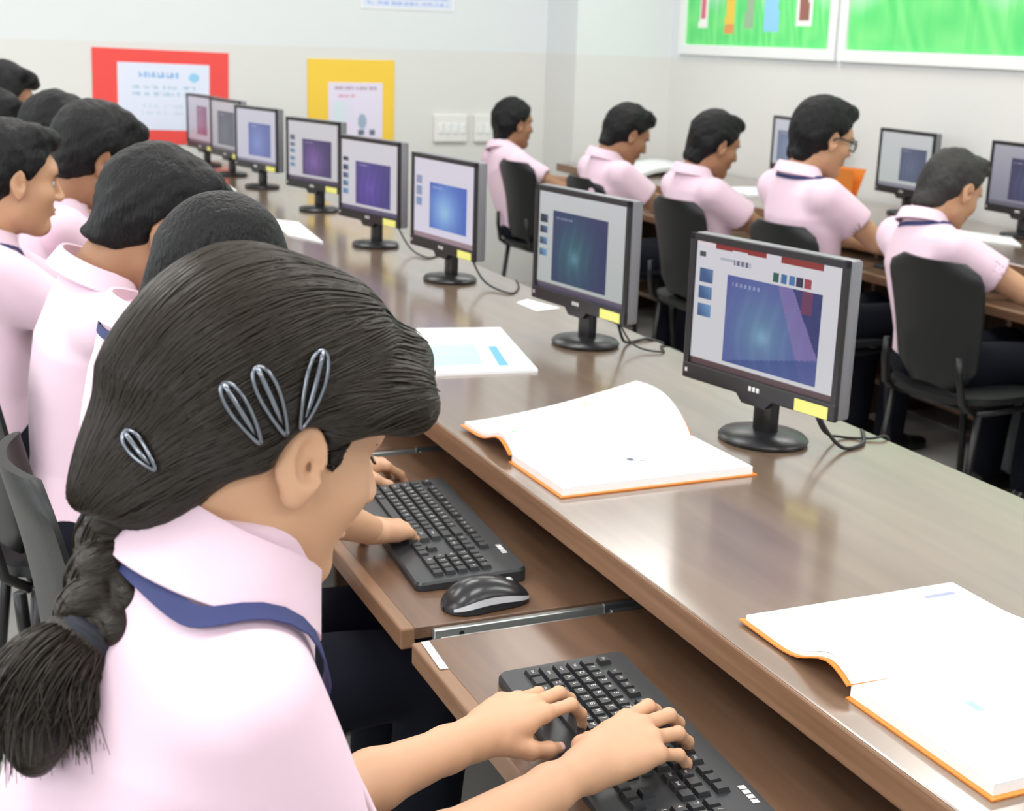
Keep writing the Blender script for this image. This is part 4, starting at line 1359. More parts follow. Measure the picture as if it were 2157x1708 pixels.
def eyes_brows(parent, hc, Rh, hs, inv, skin_hair='hair_black', brow=True):
    for s in (1, -1):
        c = V3(hc) + Rh @ (V3(0.0728, s * 0.0305, -0.005) * hs)
        m = MB(); B4 = Matrix(Rh.tolist()).to_4x4(); B4.translation = Vector(c)
        prof = [(0.0100 * math.sin(a), 0.0100 * math.cos(a)) for a in np.linspace(math.pi, 0.06, 12)]
        zx = Matrix.Rotation(math.radians(90), 4, 'Y')
        m.lathe([(r * hs, z * hs) for r, z in prof], 14, M=B4 @ zx)
        n0 = len(m.f)
        m.lathe([(0.0056 * hs, 0.0080 * hs), (0.0044 * hs, 0.0096 * hs), (0.0010 * hs, 0.0104 * hs)], 12, mi=1, M=B4 @ zx)
        o = m.build('eye', ['eye_white', 'eye_dark'], parent, smooth=True)
        if inv is not None: o.data.transform(Matrix(inv.tolist()))
    if brow:
        br = [Un(0.002, Cone((0.0915, s * 0.016, 0.0135), (0.0890, s * 0.034, 0.0175), 0.0030, 0.0026), Cone((0.0890, s * 0.034, 0.0175), (0.0765, s * 0.050, 0.0120), 0.0026, 0.0014)) for s in (1, -1)]
        for b in br: sdf_obj('eyebrow', [(Xf(b, hc, Rh, hs), 0.0016)], skin_hair, parent, inv)
    lp = Un(0.002, Ell((0.0905, 0, -0.0635), (0.0062, 0.0165, 0.0038)), Ell((0.0895, 0, -0.0725), (0.0064, 0.0150, 0.0044)))
    sdf_obj('lips', [(Xf(lp, hc, Rh, hs), 0.002)], 'lips', parent, inv)


def person(label, seat, hc, yaw=0.0, hyaw=0.0, hpitch=0.25, hroll=0.0, skin='skin_brown', hairmat='hair_black', hair=None, hs=1.0,
           wr=None, wl=None, lanyard=True, vox=0.007, group='students', hand_vox=0.004, width=1.0, pel_z=0.50, legs=True, face=True, elbow_out=0.35, sleeve=0.62):
    """seated student. seat: (x, y) of the hips; hc: centre of the skull; wr, wl: right and left wrist, all in world space"""
    root = tag(empty('person', (seat[0], seat[1], 0), yaw), label, 'person', group)
    Mi = np.array(Matrix.LocRotScale(Vector((seat[0], seat[1], 0)), Matrix.Rotation(yaw, 3, 'Z').to_quaternion(), None).inverted())
    F = V3(math.cos(yaw), math.sin(yaw), 0); Lt = V3(-math.sin(yaw), math.cos(yaw), 0); Z = V3(0, 0, 1)
    Rh = rotm(yaw + hyaw, hpitch, hroll); hc = V3(hc)
    pel = V3(seat[0], seat[1], pel_z)
    nb = hc + Rh @ V3(-0.046, 0, -0.118) * hs - Z * 0.016 - F * 0.012
    u = nrm(nb - pel); L = np.linalg.norm(nb - pel)
    prof = [(t, w * width, d) for t, w, d in SHIRT_PROF]
    tr = torso(pel, nb, Lt, prof)
    shl = nb - u * 0.060 + Lt * 0.142 * width; shr = nb - u * 0.060 - Lt * 0.142 * width
    wr = V3(wr) if wr is not None else pel + F * 0.42 - Lt * 0.10 + Z * 0.22
    wl = V3(wl) if wl is not None else pel + F * 0.42 + Lt * 0.10 + Z * 0.22
    er = ik(shr, wr, 0.245, 0.225, -Z - Lt * elbow_out - F * 0.2); el = ik(shl, wl, 0.245, 0.225, -Z + Lt * elbow_out - F * 0.2)
    fold = waves(int(abs(seat[1]) * 100) + 3, 34, 0.0032, 8, (1, 1, 0.45))
    sl, cut = [], []
    for sh, e in ((shr, er), (shl, el)):
        end = sh + (e - sh) * sleeve; d = nrm(e - sh)
        a = Cone(sh, end + d * 0.05, 0.062, 0.058)
        a = And(0.004, a, Half(end, d))
        a = Sub(0.003, a, Cone(end - d * 0.02, end + d * 0.08, 0.046, 0.052))
        sl.append(a)
    shirt = Un(0.030, tr, sl[0], sl[1])
    shirt = Disp(shirt, fold)
    shirt = And(0.006, shirt, Half(pel - Z * 0.055, -Z)) if True else shirt
    so = sdf_obj('shirt', [(shirt, vox)], 'shirt_pink', root, Mi)
    collar_mesh('collar', so, nb + u * 0.016, nrm(u + 0.35 * (hc - nb) / np.linalg.norm(hc - nb)), F, 0.053 * hs + 0.002, 0.030, inv=Mi)
    # skin: head, neck, arms; slim core under the clothes keeps it one figure
    core = torso(pel, nb, Lt, [(t, max(0.03, w * width - 0.03), max(0.03, d - 0.03)) for t, w, d in SHIRT_PROF])
    neck = Cone(hc + Rh @ V3(-0.034, 0, -0.06) * hs, nb - u * 0.03, 0.050 * hs, 0.052 * hs)
    arms = []
    for sh, e, w in ((shr, er, wr), (shl, el, wl)):
        arms += [Un(0.01, Cone(sh, e, 0.044, 0.038), Cone(e, e + (w - e) * 0.45, 0.038, 0.034), Cone(e + (w - e) * 0.45, w, 0.034, 0.0225))]
    body = Un(0.02, core, neck, *arms)
    shapes = [(Un(0.012, Xf(HEAD, hc, Rh, hs), neck), min(vox, 0.0048)), (body, max(vox, 0.007))]
    nl = []
    for sgn, w, e in ((-1, wr, er), (1, wl, el)):
        d = nrm(w - e); d = nrm(V3(d[0], d[1], d[2] * 0.3 - 0.10))
        hsdf, nails = hand(w, d, Z, -sgn, TYPE_CURL, s=0.92)
        shapes.append((hsdf, hand_vox))
    sdf_obj('body', shapes, skin, root, Mi)
    hr = hair if hair is not None else hair_short(int(hc[1] * 50))
    sdf_obj('hair', [(Xf(hr, hc, Rh, hs), min(vox, 0.0042))], hairmat, root, Mi)
    if face: eyes_brows(root, hc, Rh, hs, Mi, hairmat)
    if legs:
        hipz = pel - Z * 0.02
        lg = []
        for s in (1, -1):
            hp = hipz + Lt * 0.075 * s; kn = pel + F * 0.36 + Lt * 0.10 * s - Z * 0.01; an = pel + F * 0.33 + Lt * 0.10 * s; an[2] = 0.09
            lg += [Cone(hp, kn, 0.088, 0.064), Cone(kn, an, 0.064, 0.052)]
        tz = Un(0.03, Ell(pel - Z * 0.015, (0.118, 0.150, 0.085), np.stack([F, Lt, Z], 1)), *lg)
        sdf_obj('trousers', [(Disp(tz, waves(5, 40, 0.002, 6)), max(vox, 0.008))], 'navy_cloth', root, Mi)
        for s in (1, -1):
            an = pel + F * 0.33 + Lt * 0.10 * s; an[2] = 0.04
            sh = Un(0.02, Cone(an - F * 0.03, an + F * 0.05, 0.036, 0.038), Cone(an + F * 0.05 - Z * 0.008, an + F * 0.15 - Z * 0.012, 0.036, 0.026), Cone(an, an + Z * 0.06, 0.04, 0.04))
            sdf_obj('shoe', [(And(0.003, sh, Half((0, 0, 0.003), (0, 0, -1))), 0.008)], 'shoe_black', root, Mi)
    if lanyard:
        ups = nrm(u + 0.35 * nrm(hc - nb)); pts = []
        fw = nrm(F - ups * (F @ ups)); lt = np.cross(ups, fw)
        ring = [nb + ups * (-0.004 - 0.012 * (0.5 + .5 * math.cos(a))) + fw * math.cos(a) * 0.074 + lt * math.sin(a) * 0.078 for a in np.linspace(0.55, 2 * math.pi - 0.55, 28)]
        cen = nb - u * 0.17 + F * 0.115
        left = [ring[0] * (1 - t) + (cen + Lt * 0.012) * t for t in np.linspace(1, 0.08, 8)]
        right = [ring[-1] * (1 - t) + (cen - Lt * 0.012) * t for t in np.linspace(0.08, 1, 8)]
        ribbon('lanyard', left + ring + right, shirt.f, 0.013, 'lanyard_navy', root, Mi, 0.0035)
    return root, dict(hc=hc, Rh=Rh, hs=hs, Mi=Mi, shirt=shirt, nb=nb, F=F, Lt=Lt)


GS = 'students along the right wall'
person('boy with close cropped hair seen from behind at the right', (2.90, 3.34), (2.965, 3.43, 1.015), yaw=-0.02, hyaw=0.06, hpitch=0.42, hairmat='hair_grey', skin='skin_tan',
       hair=hair_short(11, 0.008, True), wr=(3.26, 3.10, 0.70), wl=(3.27, 3.48, 0.70), group=GS, hs=1.0, elbow_out=0.8)
gl = person('boy with black glasses and thick hair facing the right wall', (2.87, 4.00), (2.87, 3.985, 1.130), hyaw=-0.10, hpitch=0.22, skin='skin_tan',
            hair=hair_short(12, 0.018, True), wr=(3.22, 3.80, 0.72), wl=(3.24, 4.12, 0.72), group=GS, hs=1.04, width=1.05)[1]
person('boy between the second nearest monitor and the boy with glasses', (2.88, 4.70), (2.875, 4.69, 1.052), hyaw=-0.05, hpitch=0.28, hroll=0.05,
       hair=hair_short(13, 0.013, True), wr=(3.22, 4.52, 0.71), wl=(3.24, 4.86, 0.71), group=GS, lanyard=False)
person('second farthest boy with head bowed in front of the column', (2.86, 5.45), (2.88, 5.42, 1.035), hyaw=-0.1, hpitch=0.45,
       hair=hair_short(14, 0.015, True), wr=(3.20, 5.25, 0.71), wl=(3.22, 5.6, 0.71), group=GS, lanyard=False)
person('farthest boy on the right, sitting upright near the column', (2.84, 6.40), (2.825, 6.545, 1.005), yaw=0.05, hyaw=0.05, hpitch=0.05,
       hair=hair_short(15, 0.014, False), wr=(3.18, 6.2, 0.70), wl=(3.20, 6.6, 0.70), group=GS, lanyard=False)
person('student at the right edge, only an arm and sleeve in view', (2.93, 2.42), (2.97, 2.45, 1.05), hpitch=0.3,
       hair=hair_short(16), wr=(3.25, 2.3, 0.70), wl=(3.20, 2.62, 0.70), group=GS, elbow_out=0.9, lanyard=False)

# the eyeglasses of the boy by the wall
r = tag(empty('eyeglasses', tuple(gl['hc'])), 'black framed eyeglasses worn by a boy in the right row', 'glasses')
r.rotation_euler = Matrix(gl['Rh'].tolist()).to_euler()
for s in (1, -1):
    ring = [(0.101 - 0.010 * abs(math.cos(a)), s * 0.033 + 0.024 * math.cos(a), -0.006 + 0.018 * math.sin(a)) for a in np.linspace(0, 2 * math.pi, 22)]
    MB().tube(ring, 0.0026, 6, cap=False).build('rim', 'black_plastic', r, smooth=True)
    MB().lathe([(0.022, -0.0006), (0.022, 0.0006)], 20, sy=0.75, M=Matrix.Translation((0.096, s * 0.033, -0.006)) @ Matrix.Rotation(math.radians(90), 4, 'Y') @ Matrix.Rotation(math.radians(90), 4, 'Z')).build('lens', 'glass_lens', r)
    MB().tube([(0.092, s * 0.058, -0.002), (0.06, s * 0.078, 0.002), (0.005, s * 0.086, 0.004), (-0.015, s * 0.085, -0.008)], 0.0030, 6).build('temple_arm', 'black_plastic', r, smooth=True)
MB().tube([(0.100, 0.012, -0.002), (0.104, 0, 0.001), (0.100, -0.012, -0.002)], 0.0022, 6).build('bridge', 'black_plastic', r, smooth=True)
for k, v in enumerate(r.children): v.scale = (1.04,) * 3

GN = 'students along the long desk'
person('boy with bent head and visible ear behind the girl in front', (0.27, 2.66), (0.420, 2.605, 1.075), yaw=0.0, hyaw=0.0, hpitch=0.55, vox=0.005,
       hair=hair_short(21, 0.017, True, nape=-0.078), wr=(0.72, 2.55, 0.68), wl=(0.74, 2.85, 0.68), group=GN, hs=1.08, lanyard=False, pel_z=0.52)
person('boy at the left edge in profile, looking along the row', (0.155, 3.36), (0.215, 3.32, 1.090), hyaw=0.16, hpitch=0.12, vox=0.006, skin='skin_tan',
       hair=hair_short(22, 0.012, True), wr=(0.62, 3.22, 0.68), wl=(0.62, 3.6, 0.68), group=GN, hs=1.02, pel_z=0.50)
person('boy with black hair in front of the red poster', (0.36, 3.86), (0.447, 3.72, 1.098), hyaw=0.15, hpitch=0.40, vox=0.007,
       hair=hair_short(23, 0.016, True, nape=-0.08), wr=(0.75, 3.7, 0.68), wl=(0.75, 4.0, 0.68), group=GN, hs=1.08, lanyard=False)
person('student behind, only black hair showing left of the red poster', (0.34, 4.62), (0.43, 4.57, 1.085), hpitch=0.55, vox=0.008,
       hair=hair_short(24, 0.016, True), wr=(0.75, 4.5, 0.68), wl=(0.75, 4.8, 0.68), group=GN, hs=1.05, lanyard=False, face=False)
person('farthest student on the left, head rising above the others', (0.30, 5.55), (0.335, 5.42, 1.150), hpitch=0.3, vox=0.008,
       hair=hair_short(25, 0.014, True), wr=(0.75, 5.3, 0.68), wl=(0.75, 5.7, 0.68), group=GN, hs=1.08, lanyard=False, face=False)
person('student at the left edge, dark hair between two others', (0.20, 5.10), (0.262, 4.98, 1.09), hpitch=0.5, vox=0.008,
       hair=hair_short(26, 0.014, True), wr=(0.7, 4.9, 0.68), wl=(0.7, 5.2, 0.68), group=GN, hs=1.0, lanyard=False, face=False)


# ================================================================== the two girls in front
def hair_long(seed, roll=True):
    cap = Ell((-0.008, 0, 0.036), (0.112, 0.094, 0.108))
    h = Un(0.03, cap, Cone((-0.050, 0, -0.005), (-0.072, 0, -0.070), 0.074, 0.042), Cone((-0.070, 0, -0.05), (-0.098, 0, -0.088), 0.045, 0.030))
    h = And(0.022, h, Half((0.092, 0, 0.060), (0.56, 0, -0.83)))
    if roll:
        for s in (1, -1):
            h = Un(0.020, h, Cone((0.088, s * 0.020, 0.082), (0.070, s * 0.070, 0.052), 0.029, 0.022), Cone((0.070, s * 0.070, 0.052), (0.020, s * 0.088, 0.040), 0.022, 0.014))
    for s in (1, -1):
        h = Sub(0.006, h, Ell((-0.004, s * 0.094, -0.012), (0.027, 0.034, 0.037)))
        h = Un(0.006, h, Ell((0.027, s * 0.0655, 0.014), (0.008, 0.005, 0.024)))
    w1 = waves(seed, 55, 0.0018, 7)
    return Disp(h, w1)


def strands(name, material, parent, paths, rad, inv=None):
    """many thin hair strands as one mesh; paths (n, k, 3), three-sided tubes that taper"""
    n, k, _ = paths.shape
    t = np.gradient(paths, axis=1); t /= np.linalg.norm(t, axis=2)[..., None] + 1e-9
    a = np.cross(t, np.array([0.31, 0.77, 0.55])); a /= np.linalg.norm(a, axis=2)[..., None] + 1e-9
    b = np.cross(t, a)
    tp = np.sin(np.linspace(0.25, math.pi - 0.12, k)) ** 0.5
    R = rad * tp[None, :, None]
    V = np.stack([paths + R * (a * math.cos(q) + b * math.sin(q)) for q in (0, 2.094, 4.189)], 2).reshape(-1, 3)
    i = np.arange(n)[:, None, None]; j = np.arange(k - 1)[None, :, None]; m = np.arange(3)[None, None, :]
    o = (i * k + j) * 3
    Q = np.stack([o + m, o + (m + 1) % 3, o + 3 + (m + 1) % 3, o + 3 + m], -1).reshape(-1, 4)
    if inv is not None: V = V @ inv[:3, :3].T + inv[:3, 3]
    ob = mkobj(name, nmesh(name, V, Q), material, parent)
    ob['kind'] = 'stuff'
    return ob


def hair_bent(seed):
    cap = Ell((-0.010, 0, 0.034), (0.110, 0.090, 0.102))
    h = Un(0.03, cap, Cone((-0.045, 0, -0.01), (-0.045, 0, -0.085), 0.076, 0.052))
    h = Sub(0.012, h, Ell((0.085, 0, -0.045), (0.075, 0.075, 0.10)), Ell((0.02, 0, -0.13), (0.09, 0.09, 0.075)))
    return Disp(h, waves(seed, 60, 0.0015, 7))


# ---- the neighbour, mostly hidden: dark hair, right forearm and hand on the second keyboard
p2, i2 = person('girl with black hair just behind the girl in front, typing', (0.33, 1.93), (0.381, 1.885, 1.104), yaw=0.0, hyaw=0.05, hpitch=0.62, vox=0.005, skin='skin_girl',
                hair=hair_bent(31), wr=(0.612, 1.922, 0.690), wl=(0.672, 2.262, 0.690), group=GN, hs=0.81, lanyard=True, hand_vox=0.0026, elbow_out=0.6)

# ---- the girl in front
GYAW = math.radians(6)
gseat = (0.045, 1.07)
root = tag(empty('person', (gseat[0], gseat[1], 0), GYAW), 'girl with long braid and hair clips typing in the foreground', 'person', GN)
Mi = np.array(Matrix.LocRotScale(Vector((gseat[0], gseat[1], 0)), Matrix.Rotation(GYAW, 3, 'Z').to_quaternion(), None).inverted())
Z = V3(0, 0, 1); F = V3(math.cos(GYAW), math.sin(GYAW), 0); Lt = V3(-math.sin(GYAW), math.cos(GYAW), 0)
hc = V3(0.246, 1.068, 1.117); Rh = rotm(math.radians(14), math.radians(18), 0.0); hsv = np.array([1.09, 1.09, 1.01])
pel = V3(gseat[0], gseat[1], 0.50); nb = V3(0.204, 1.052, 1.022)
u = nrm(nb - pel)
prof = [(-0.08, 0.150, 0.112), (0.0, 0.152, 0.114), (0.25, 0.136, 0.104), (0.55, 0.144, 0.110), (0.74, 0.146, 0.108), (0.88, 0.130, 0.094), (0.97, 0.102, 0.084), (1.04, 0.070, 0.070), (1.09, 0.063, 0.063)]
tr = torso(pel, nb, Lt, prof)
shr = nb - u * 0.080 + F * 0.008 - Lt * 0.122; shl = nb - u * 0.080 + F * 0.008 + Lt * 0.122
Wr = V3(0.606, 1.150, 0.700); Wl = V3(0.522, 1.254, 0.697)
er = V3(0.290, 0.972, 0.728); el = V3(0.312, 1.172, 0.700)
fold = waves(77, 30, 0.0042, 8, (1, 1, 0.35)); fold2 = waves(78, 60, 0.0010, 6, (1, 1, 0.35))
sl = []
for sh, e, fr_ in ((shr, er, 0.70), (shl, el, 0.70)):
    d = nrm(e - sh); end = sh + (e - sh) * fr_
    a = Cone(sh, end + d * 0.05, 0.055, 0.054)
    a = And(0.004, a, Half(end, d)); a = Sub(0.003, a, Cone(end - d * 0.03, end + d * 0.08, 0.044, 0.052))
    sl.append(a)
shirt = Disp(Un(0.034, tr, *sl), lambda p: fold(p) + fold2(p), 0.006)
# crease where the sleeve meets the chest
cr0 = shr + F * 0.075 - Z * 0.035 + Lt * 0.02; cr1 = shr + F * 0.085 - Z * 0.13 + Lt * 0.01
shirt = Sub(0.014, shirt, Cone(cr0 + F * 0.012 - Lt * 0.012, cr1 + F * 0.012 - Lt * 0.014, 0.004, 0.007))
shirt_o = sdf_obj('shirt', [(shirt, 0.004)], 'shirt_pink', root, Mi)
ups = nrm(F * 0.42 + Z - Lt * 0.04)
collar_mesh('collar', shirt_o, nb + u * 0.010 + F * 0.004, ups, F, 0.063, 0.036, gap=0.40, inv=Mi, flare=0.020, tip=0.030, fall=0.020)
# skin
core = torso(pel, nb, Lt, [(t, max(0.03, w - 0.035), max(0.03, d - 0.035)) for t, w, d in prof])
neck = Un(0.02, Cone(hc + Rh @ (V3(-0.036, 0, -0.055) * hsv), nb - u * 0.04 + F * 0.025, 0.048, 0.034), Cone(hc + Rh @ (V3(0.01, 0, -0.08) * hsv), nb + F * 0.03 - Z * 0.01, 0.032, 0.030))
fore = []
for sh, e, w in ((shr, er, Wr), (shl, el, Wl)):
    mid = e + (w - e) * 0.35
    fore.append((Un(0.012, Cone(e - (e - sh) * 0.5, e, 0.036, 0.031), Cone(e, mid, 0.032, 0.031), Cone(mid, e + (w - e) * 0.8, 0.031, 0.0235), Cone(e + (w - e) * 0.8, w, 0.0235, 0.0215)), w, e))
Rcurl = [(0.10, 0.55, 0.45), (0.16, 0.55, 0.45), (0.24, 0.50, 0.45), (0.34, 0.45, 0.40)]
Lcurl = [(0.06, 0.72, 0.50), (0.12, 0.52, 0.42), (0.24, 0.50, 0.40), (0.36, 0.45, 0.40)]
hr_, nr_ = hand(Wr, (0.90, 0.36, 0.02), Z + 0.25 * V3(0, -1, 0), 1, Rcurl, spread=(0.12, 0.02, -0.06, -0.16), thumb=(0.62, 0.60, -0.45), s=1.06)
hl_, nl_ = hand(Wl, (0.80, 0.46, 0.03), Z + 0.15 * V3(0, -1, 0), -1, Lcurl, spread=(0.20, 0.05, -0.04, -0.14), thumb=(0.80, 0.50, -0.40), s=1.00)
body = Un(0.02, core, neck)
skin_shapes = [(Un(0.012, Xf(HEAD, hc, Rh, hsv), neck), 0.0026), (Un(0.03, core, Cone(pel, shr, 0.05, 0.03), Cone(pel, shl, 0.05, 0.03)), 0.010)]
for (fa, w, e), hh in zip(fore, (hr_, hl_)):
    skin_shapes.append((Un(0.012, fa, hh), 0.0023))
sdf_obj('body', skin_shapes, 'skin_girl', root, Mi)
for nm in (nr_, nl_): sdf_obj('fingernails', [(nm, 0.0011)], 'nail', root, Mi)
eyes_brows(root, hc, Rh, 1.02, Mi, 'hair_brown')
for s in (1, -1):
    lash = Cone((0.0850, s * 0.024, -0.0010), (0.0785, s * 0.042, -0.0040), 0.0018, 0.0014)
    sdf_obj('eyelashes', [(Xf(lash, hc, Rh, hsv), 0.0012)], 'eye_dark', root, Mi)
# skirt over the lap
kn = pel + F * 0.40 - Z * 0.02
lap = Un(0.04, Cone(pel + Lt * 0.07, kn + Lt * 0.10, 0.098, 0.075), Cone(pel - Lt * 0.07, kn - Lt * 0.10, 0.098, 0.075), Ell(pel + F * 0.2, (0.24, 0.15, 0.075), np.stack([F, Lt, Z], 1)),
         Cone(kn + Lt * 0.10, kn + Lt * 0.10 - Z * 0.36 - F * 0.04, 0.075, 0.062), Cone(kn - Lt * 0.10, kn - Lt * 0.10 - Z * 0.36 - F * 0.04, 0.075, 0.062))
sdf_obj('trousers', [(Disp(lap, waves(91, 30, 0.003, 7)), 0.007)], 'navy_cloth', root, Mi)
for s in (1, -1):
    an = kn + Lt * 0.10 * s - F * 0.04; an[2] = 0.04
    sh_ = Un(0.02, Cone(an - F * 0.03, an + F * 0.05, 0.036, 0.038), Cone(an + F * 0.05 - Z * 0.008, an + F * 0.15 - Z * 0.012, 0.036, 0.026), Cone(an, an + Z * 0.06, 0.04, 0.04))
    sdf_obj('shoe', [(And(0.003, sh_, Half((0, 0, 0.003), (0, 0, -1))), 0.008)], 'shoe_black', root, Mi)
# lanyard under the collar
fw = nrm(F - ups * (F @ ups)); lt = np.cross(ups, fw)
ring = [nb + ups * (-0.012 - 0.076 * (0.5 + .5 * math.cos(a)) ** 1.2) + fw * math.cos(a) * (0.086 + 0.03 * (0.5 + .5 * math.cos(a))) + lt * math.sin(a) * 0.092 for a in np.linspace(0.6, 2 * math.pi - 0.6, 64)]
cen = nb - u * 0.20 + F * 0.125
left = [ring[0] * (1 - t) + (cen + Lt * 0.010) * t for t in np.linspace(1, 0.06, 10)]
right = [ring[-1] * (1 - t) + (cen - Lt * 0.010) * t for t in np.linspace(0.06, 1, 10)]
ribbon('lanyard', left + ring + right, shirt.f, 0.018, 'lanyard_navy', root, Mi, 0.0070, it=16, smooth=6)

def catmull(P, n):
    P = [V3(p) for p in P]; out = []
    for q in np.linspace(0, len(P) - 1 - 1e-6, n):
        i = int(q); t = q - i
        p0, p1, p2_, p3 = P[max(i - 1, 0)], P[i], P[i + 1], P[min(i + 2, len(P) - 1)]
        out.append(0.5 * ((2 * p1) + (p2_ - p0) * t + (2 * p0 - 5 * p1 + 4 * p2_ - p3) * t * t + (3 * p1 - p0 - 3 * p2_ + p3) * t ** 3))
    return np.array(out)


# ---- hair
HL = hair_long(41)
BR = catmull([(0.162, 1.075, 1.076), (0.144, 1.060, 1.058), (0.131, 1.042, 1.030), (0.117, 1.028, 1.005), (0.104, 1.015, 0.988)], 60)
hairS = Un(0.030, Xf(HL, hc, Rh, hsv), Cone(hc + Rh @ (V3(-0.075, 0, -0.045) * hsv), BR[4], 0.052, 0.040), Cone(BR[4], BR[16], 0.038, 0.020))
hair_o = sdf_obj('hair', [(hairS, 0.0030)], 'hair_brown', root, Mi)
Bl = V3(-0.112, 0.0, -0.100)                                           # where the braid starts, head space
n = 5200; k = 12
d = rng.normal(size=(n, 3)); d /= np.linalg.norm(d, axis=1)[:, None]
p = V3(-0.012, 0, 0.030) + d * 0.13
pw = hc + (p * hsv) @ Rh.T
pw = project(hairS.f, pw, 0.0, 8)
tgt = hc + Rh @ (Bl * hsv)
keep = (np.abs(hairS.f(pw)) < 0.002) & (np.linalg.norm(pw - tgt, axis=1) > 0.03)
pw = pw[keep]; n = len(pw)
path = [pw]
step = rng.uniform(0.007, 0.013, n)
jit = rng.normal(scale=0.22, size=(n, 3))
cur = pw
# locks sweep back over the crown and round the sides to the braid
upw = Rh @ V3(0, 0, 1); bk = Rh @ V3(-1, 0, 0)
for j in range(k - 1):
    to = tgt - cur; dist = np.linalg.norm(to, axis=1)[:, None]
    dirv = to / (dist + 1e-6) + 0.40 * bk[None] * np.clip(dist / 0.2, 0, 1) + jit * 0.25
    g = grad(hairS.f, cur)
    dirv -= g * (dirv * g).sum(1)[:, None]; dirv /= np.linalg.norm(dirv, axis=1)[:, None] + 1e-9
    cur = cur + dirv * np.minimum(step[:, None], dist * 0.4)
    cur = project(hairS.f, cur, 0.0006, 2)
    path.append(cur)
lift = rng.uniform(-0.0006, 0.0010, n)
paths = np.stack(path, 1)
paths += grad(hairS.f, paths.reshape(-1, 3)).reshape(paths.shape) * lift[:, None, None]
strands('hair_strands', 'hair_strand', hair_o, paths, 0.0009, Mi)


tb = np.gradient(BR, axis=0); tb /= np.linalg.norm(tb, axis=1)[:, None]
view = nrm(CAM - BR[30])
la = np.cross(tb, view); la /= np.linalg.norm(la, axis=1)[:, None]; na = np.cross(la, tb)
braid_shapes, bstr = [], []
q = np.linspace(0, 1, 60)
for sidx in range(3):
    ph = q * 2 * math.pi * 1.35 + sidx * 2 * math.pi / 3
    amp = 0.0240 * (1 - 0.30 * q); C3 = BR + la * (np.sin(ph) * amp)[:, None] + na * (np.sin(2 * ph) * amp * 0.75)[:, None]
    rr = 0.0225 * (1 - 0.28 * q) * np.minimum(1, 0.65 + q * 3)
    braid_shapes.append(Un(0.002, *[Cone(C3[i], C3[i + 3], rr[i], rr[min(i + 3, 59)]) for i in range(0, 57, 3)]))
    for _ in range(130):
        a0 = rng.uniform(0, 6.28); i0 = rng.integers(0, 44)
        seg = slice(i0, i0 + 16)
        tc = np.gradient(C3, axis=0); tc /= np.linalg.norm(tc, axis=1)[:, None]
        x1 = np.cross(tc, view); x1 /= np.linalg.norm(x1, axis=1)[:, None]; x2 = np.cross(x1, tc)
        tw = a0 + np.linspace(0, 0.3, 60)
        bstr.append((C3 + (x1 * np.cos(tw)[:, None] + x2 * np.sin(tw)[:, None]) * (rr * rng.uniform(0.98, 1.02))[:, None])[seg])
bS = Un(0.0, *braid_shapes)
wv = waves(55, 160, 0.0006, 7)
braid_o = sdf_obj('braid', [(Disp(bS, wv), 0.0024)], 'hair_brown', root, Mi)
strands('hair_strands', 'hair_strand', braid_o, np.array(bstr), 0.00075, Mi)
# hair tie and loose end
TL = catmull([(0.104, 1.015, 0.988), (0.093, 1.012, 0.976), (0.072, 1.000, 0.958), (0.058, 0.988, 0.930), (0.054, 0.968, 0.900)], 40)
tt = np.gradient(TL, axis=0); tt /= np.linalg.norm(tt, axis=1)[:, None]
MBt = MB()
for i in (2, 5, 8):
    a = np.cross(tt[i], Z); a /= np.linalg.norm(a); b = np.cross(tt[i], a)
    MBt.tube([tuple(TL[i] + (a * math.cos(w) + b * math.sin(w)) * 0.0205) for w in np.linspace(0, 2 * math.pi, 20)], 0.0062, 8, cap=False)
to = MBt.build('hair_tie', 'hair_tie', root, smooth=True); to.data.transform(Matrix(Mi.tolist()))
rad = np.interp(np.linspace(0, 1, 40), [0, 0.2, 0.5, 0.8, 1], [0.017, 0.020, 0.030, 0.028, 0.008])
core_t = Un(0.01, *[Cone(TL[i], TL[i + 3], rad[i], rad[min(i + 3, 39)]) for i in range(0, 36, 3)])
tail_o = sdf_obj('loose_hair_end', [(Disp(core_t, waves(66, 70, 0.0025, 7)), 0.003)], 'hair_brown', root, Mi)
st = []
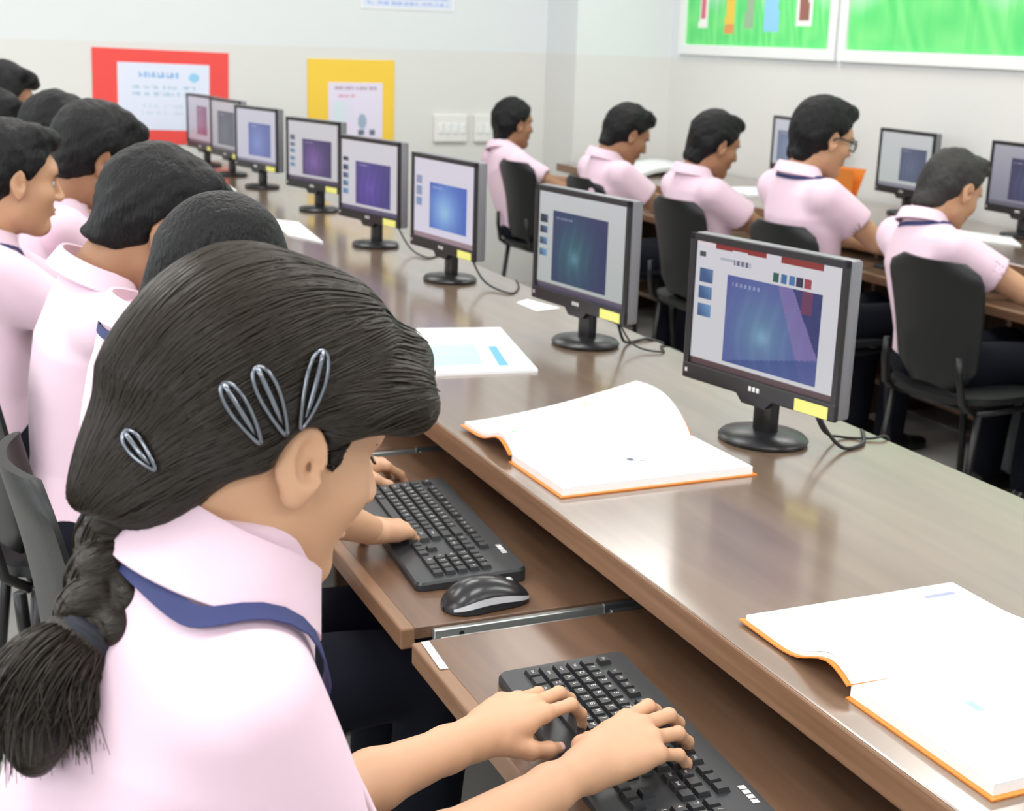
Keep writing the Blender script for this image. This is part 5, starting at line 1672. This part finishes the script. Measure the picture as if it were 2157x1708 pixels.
a1 = np.cross(tt, view); a1 /= np.linalg.norm(a1, axis=1)[:, None]; a2 = np.cross(a1, tt)
for _ in range(1100):
    a0 = rng.uniform(0, 6.28); fr_ = rng.uniform(0.75, 1.25); dr = rng.normal(scale=0.5); e0 = rng.integers(26, 40)
    ang = a0 + dr * np.linspace(0, 1, 40)
    rr = np.interp(np.linspace(0, 1, 40), [0, 0.25, 0.6, 1], [0.018, 0.022, 0.036, 0.040]) * fr_
    P3 = TL + (a1 * np.cos(ang)[:, None] + a2 * np.sin(ang)[:, None]) * rr[:, None]
    idx = np.linspace(4, e0 - 1, 14).astype(int)
    P4 = P3[idx].copy(); P4 += (np.linspace(0, 1, 14) ** 2)[:, None] * rng.normal(scale=0.005, size=3)
    st.append(P4)
strands('hair_strands', 'hair_strand', tail_o, np.array(st), 0.0007, Mi)


# ---- snap clips in her hair
def clip(c_world, ax, length, width):
    c = project(hairS.f, V3(c_world)[None], 0.003, 10)[0]; nv = grad(hairS.f, c[None])[0]
    ax = V3(ax); ax = nrm(ax - nv * (ax @ nv)); wv_ = np.cross(nv, ax)
    def pt(t, s): # teardrop outline
        return c + ax * (t * length / 2) + wv_ * (s * width / 2) + nv * (0.0025 * (1 - t * t))
    out = [pt(math.cos(a), math.sin(a) * (0.75 + 0.35 * math.cos(a))) for a in np.linspace(0, 2 * math.pi, 28)]
    m = MB(); m.tube([tuple(q_) for q_ in out], 0.0017, 6, cap=False)
    m.tube([tuple(pt(t, 0.0) + nv * 0.0004) for t in np.linspace(0.98, -0.7, 8)], [0.0022] * 6 + [0.0016, 0.001], 6)
    o = m.build('hair_clip', 'clip_metal', root, smooth=True); o.data.transform(Matrix(Mi.tolist()))
    return o


def cdir(dx, dy): return _r2 * dx - _u2 * dy


clip((0.211, 0.987, 1.158), cdir(-55, -88), 0.052, 0.017)
clip((0.229, 0.982, 1.166), cdir(-55, -100), 0.056, 0.019)
clip((0.261, 0.970, 1.173), cdir(28, -105), 0.060, 0.020)
clip((0.163, 1.026, 1.133), cdir(-45, -55), 0.036, 0.015)
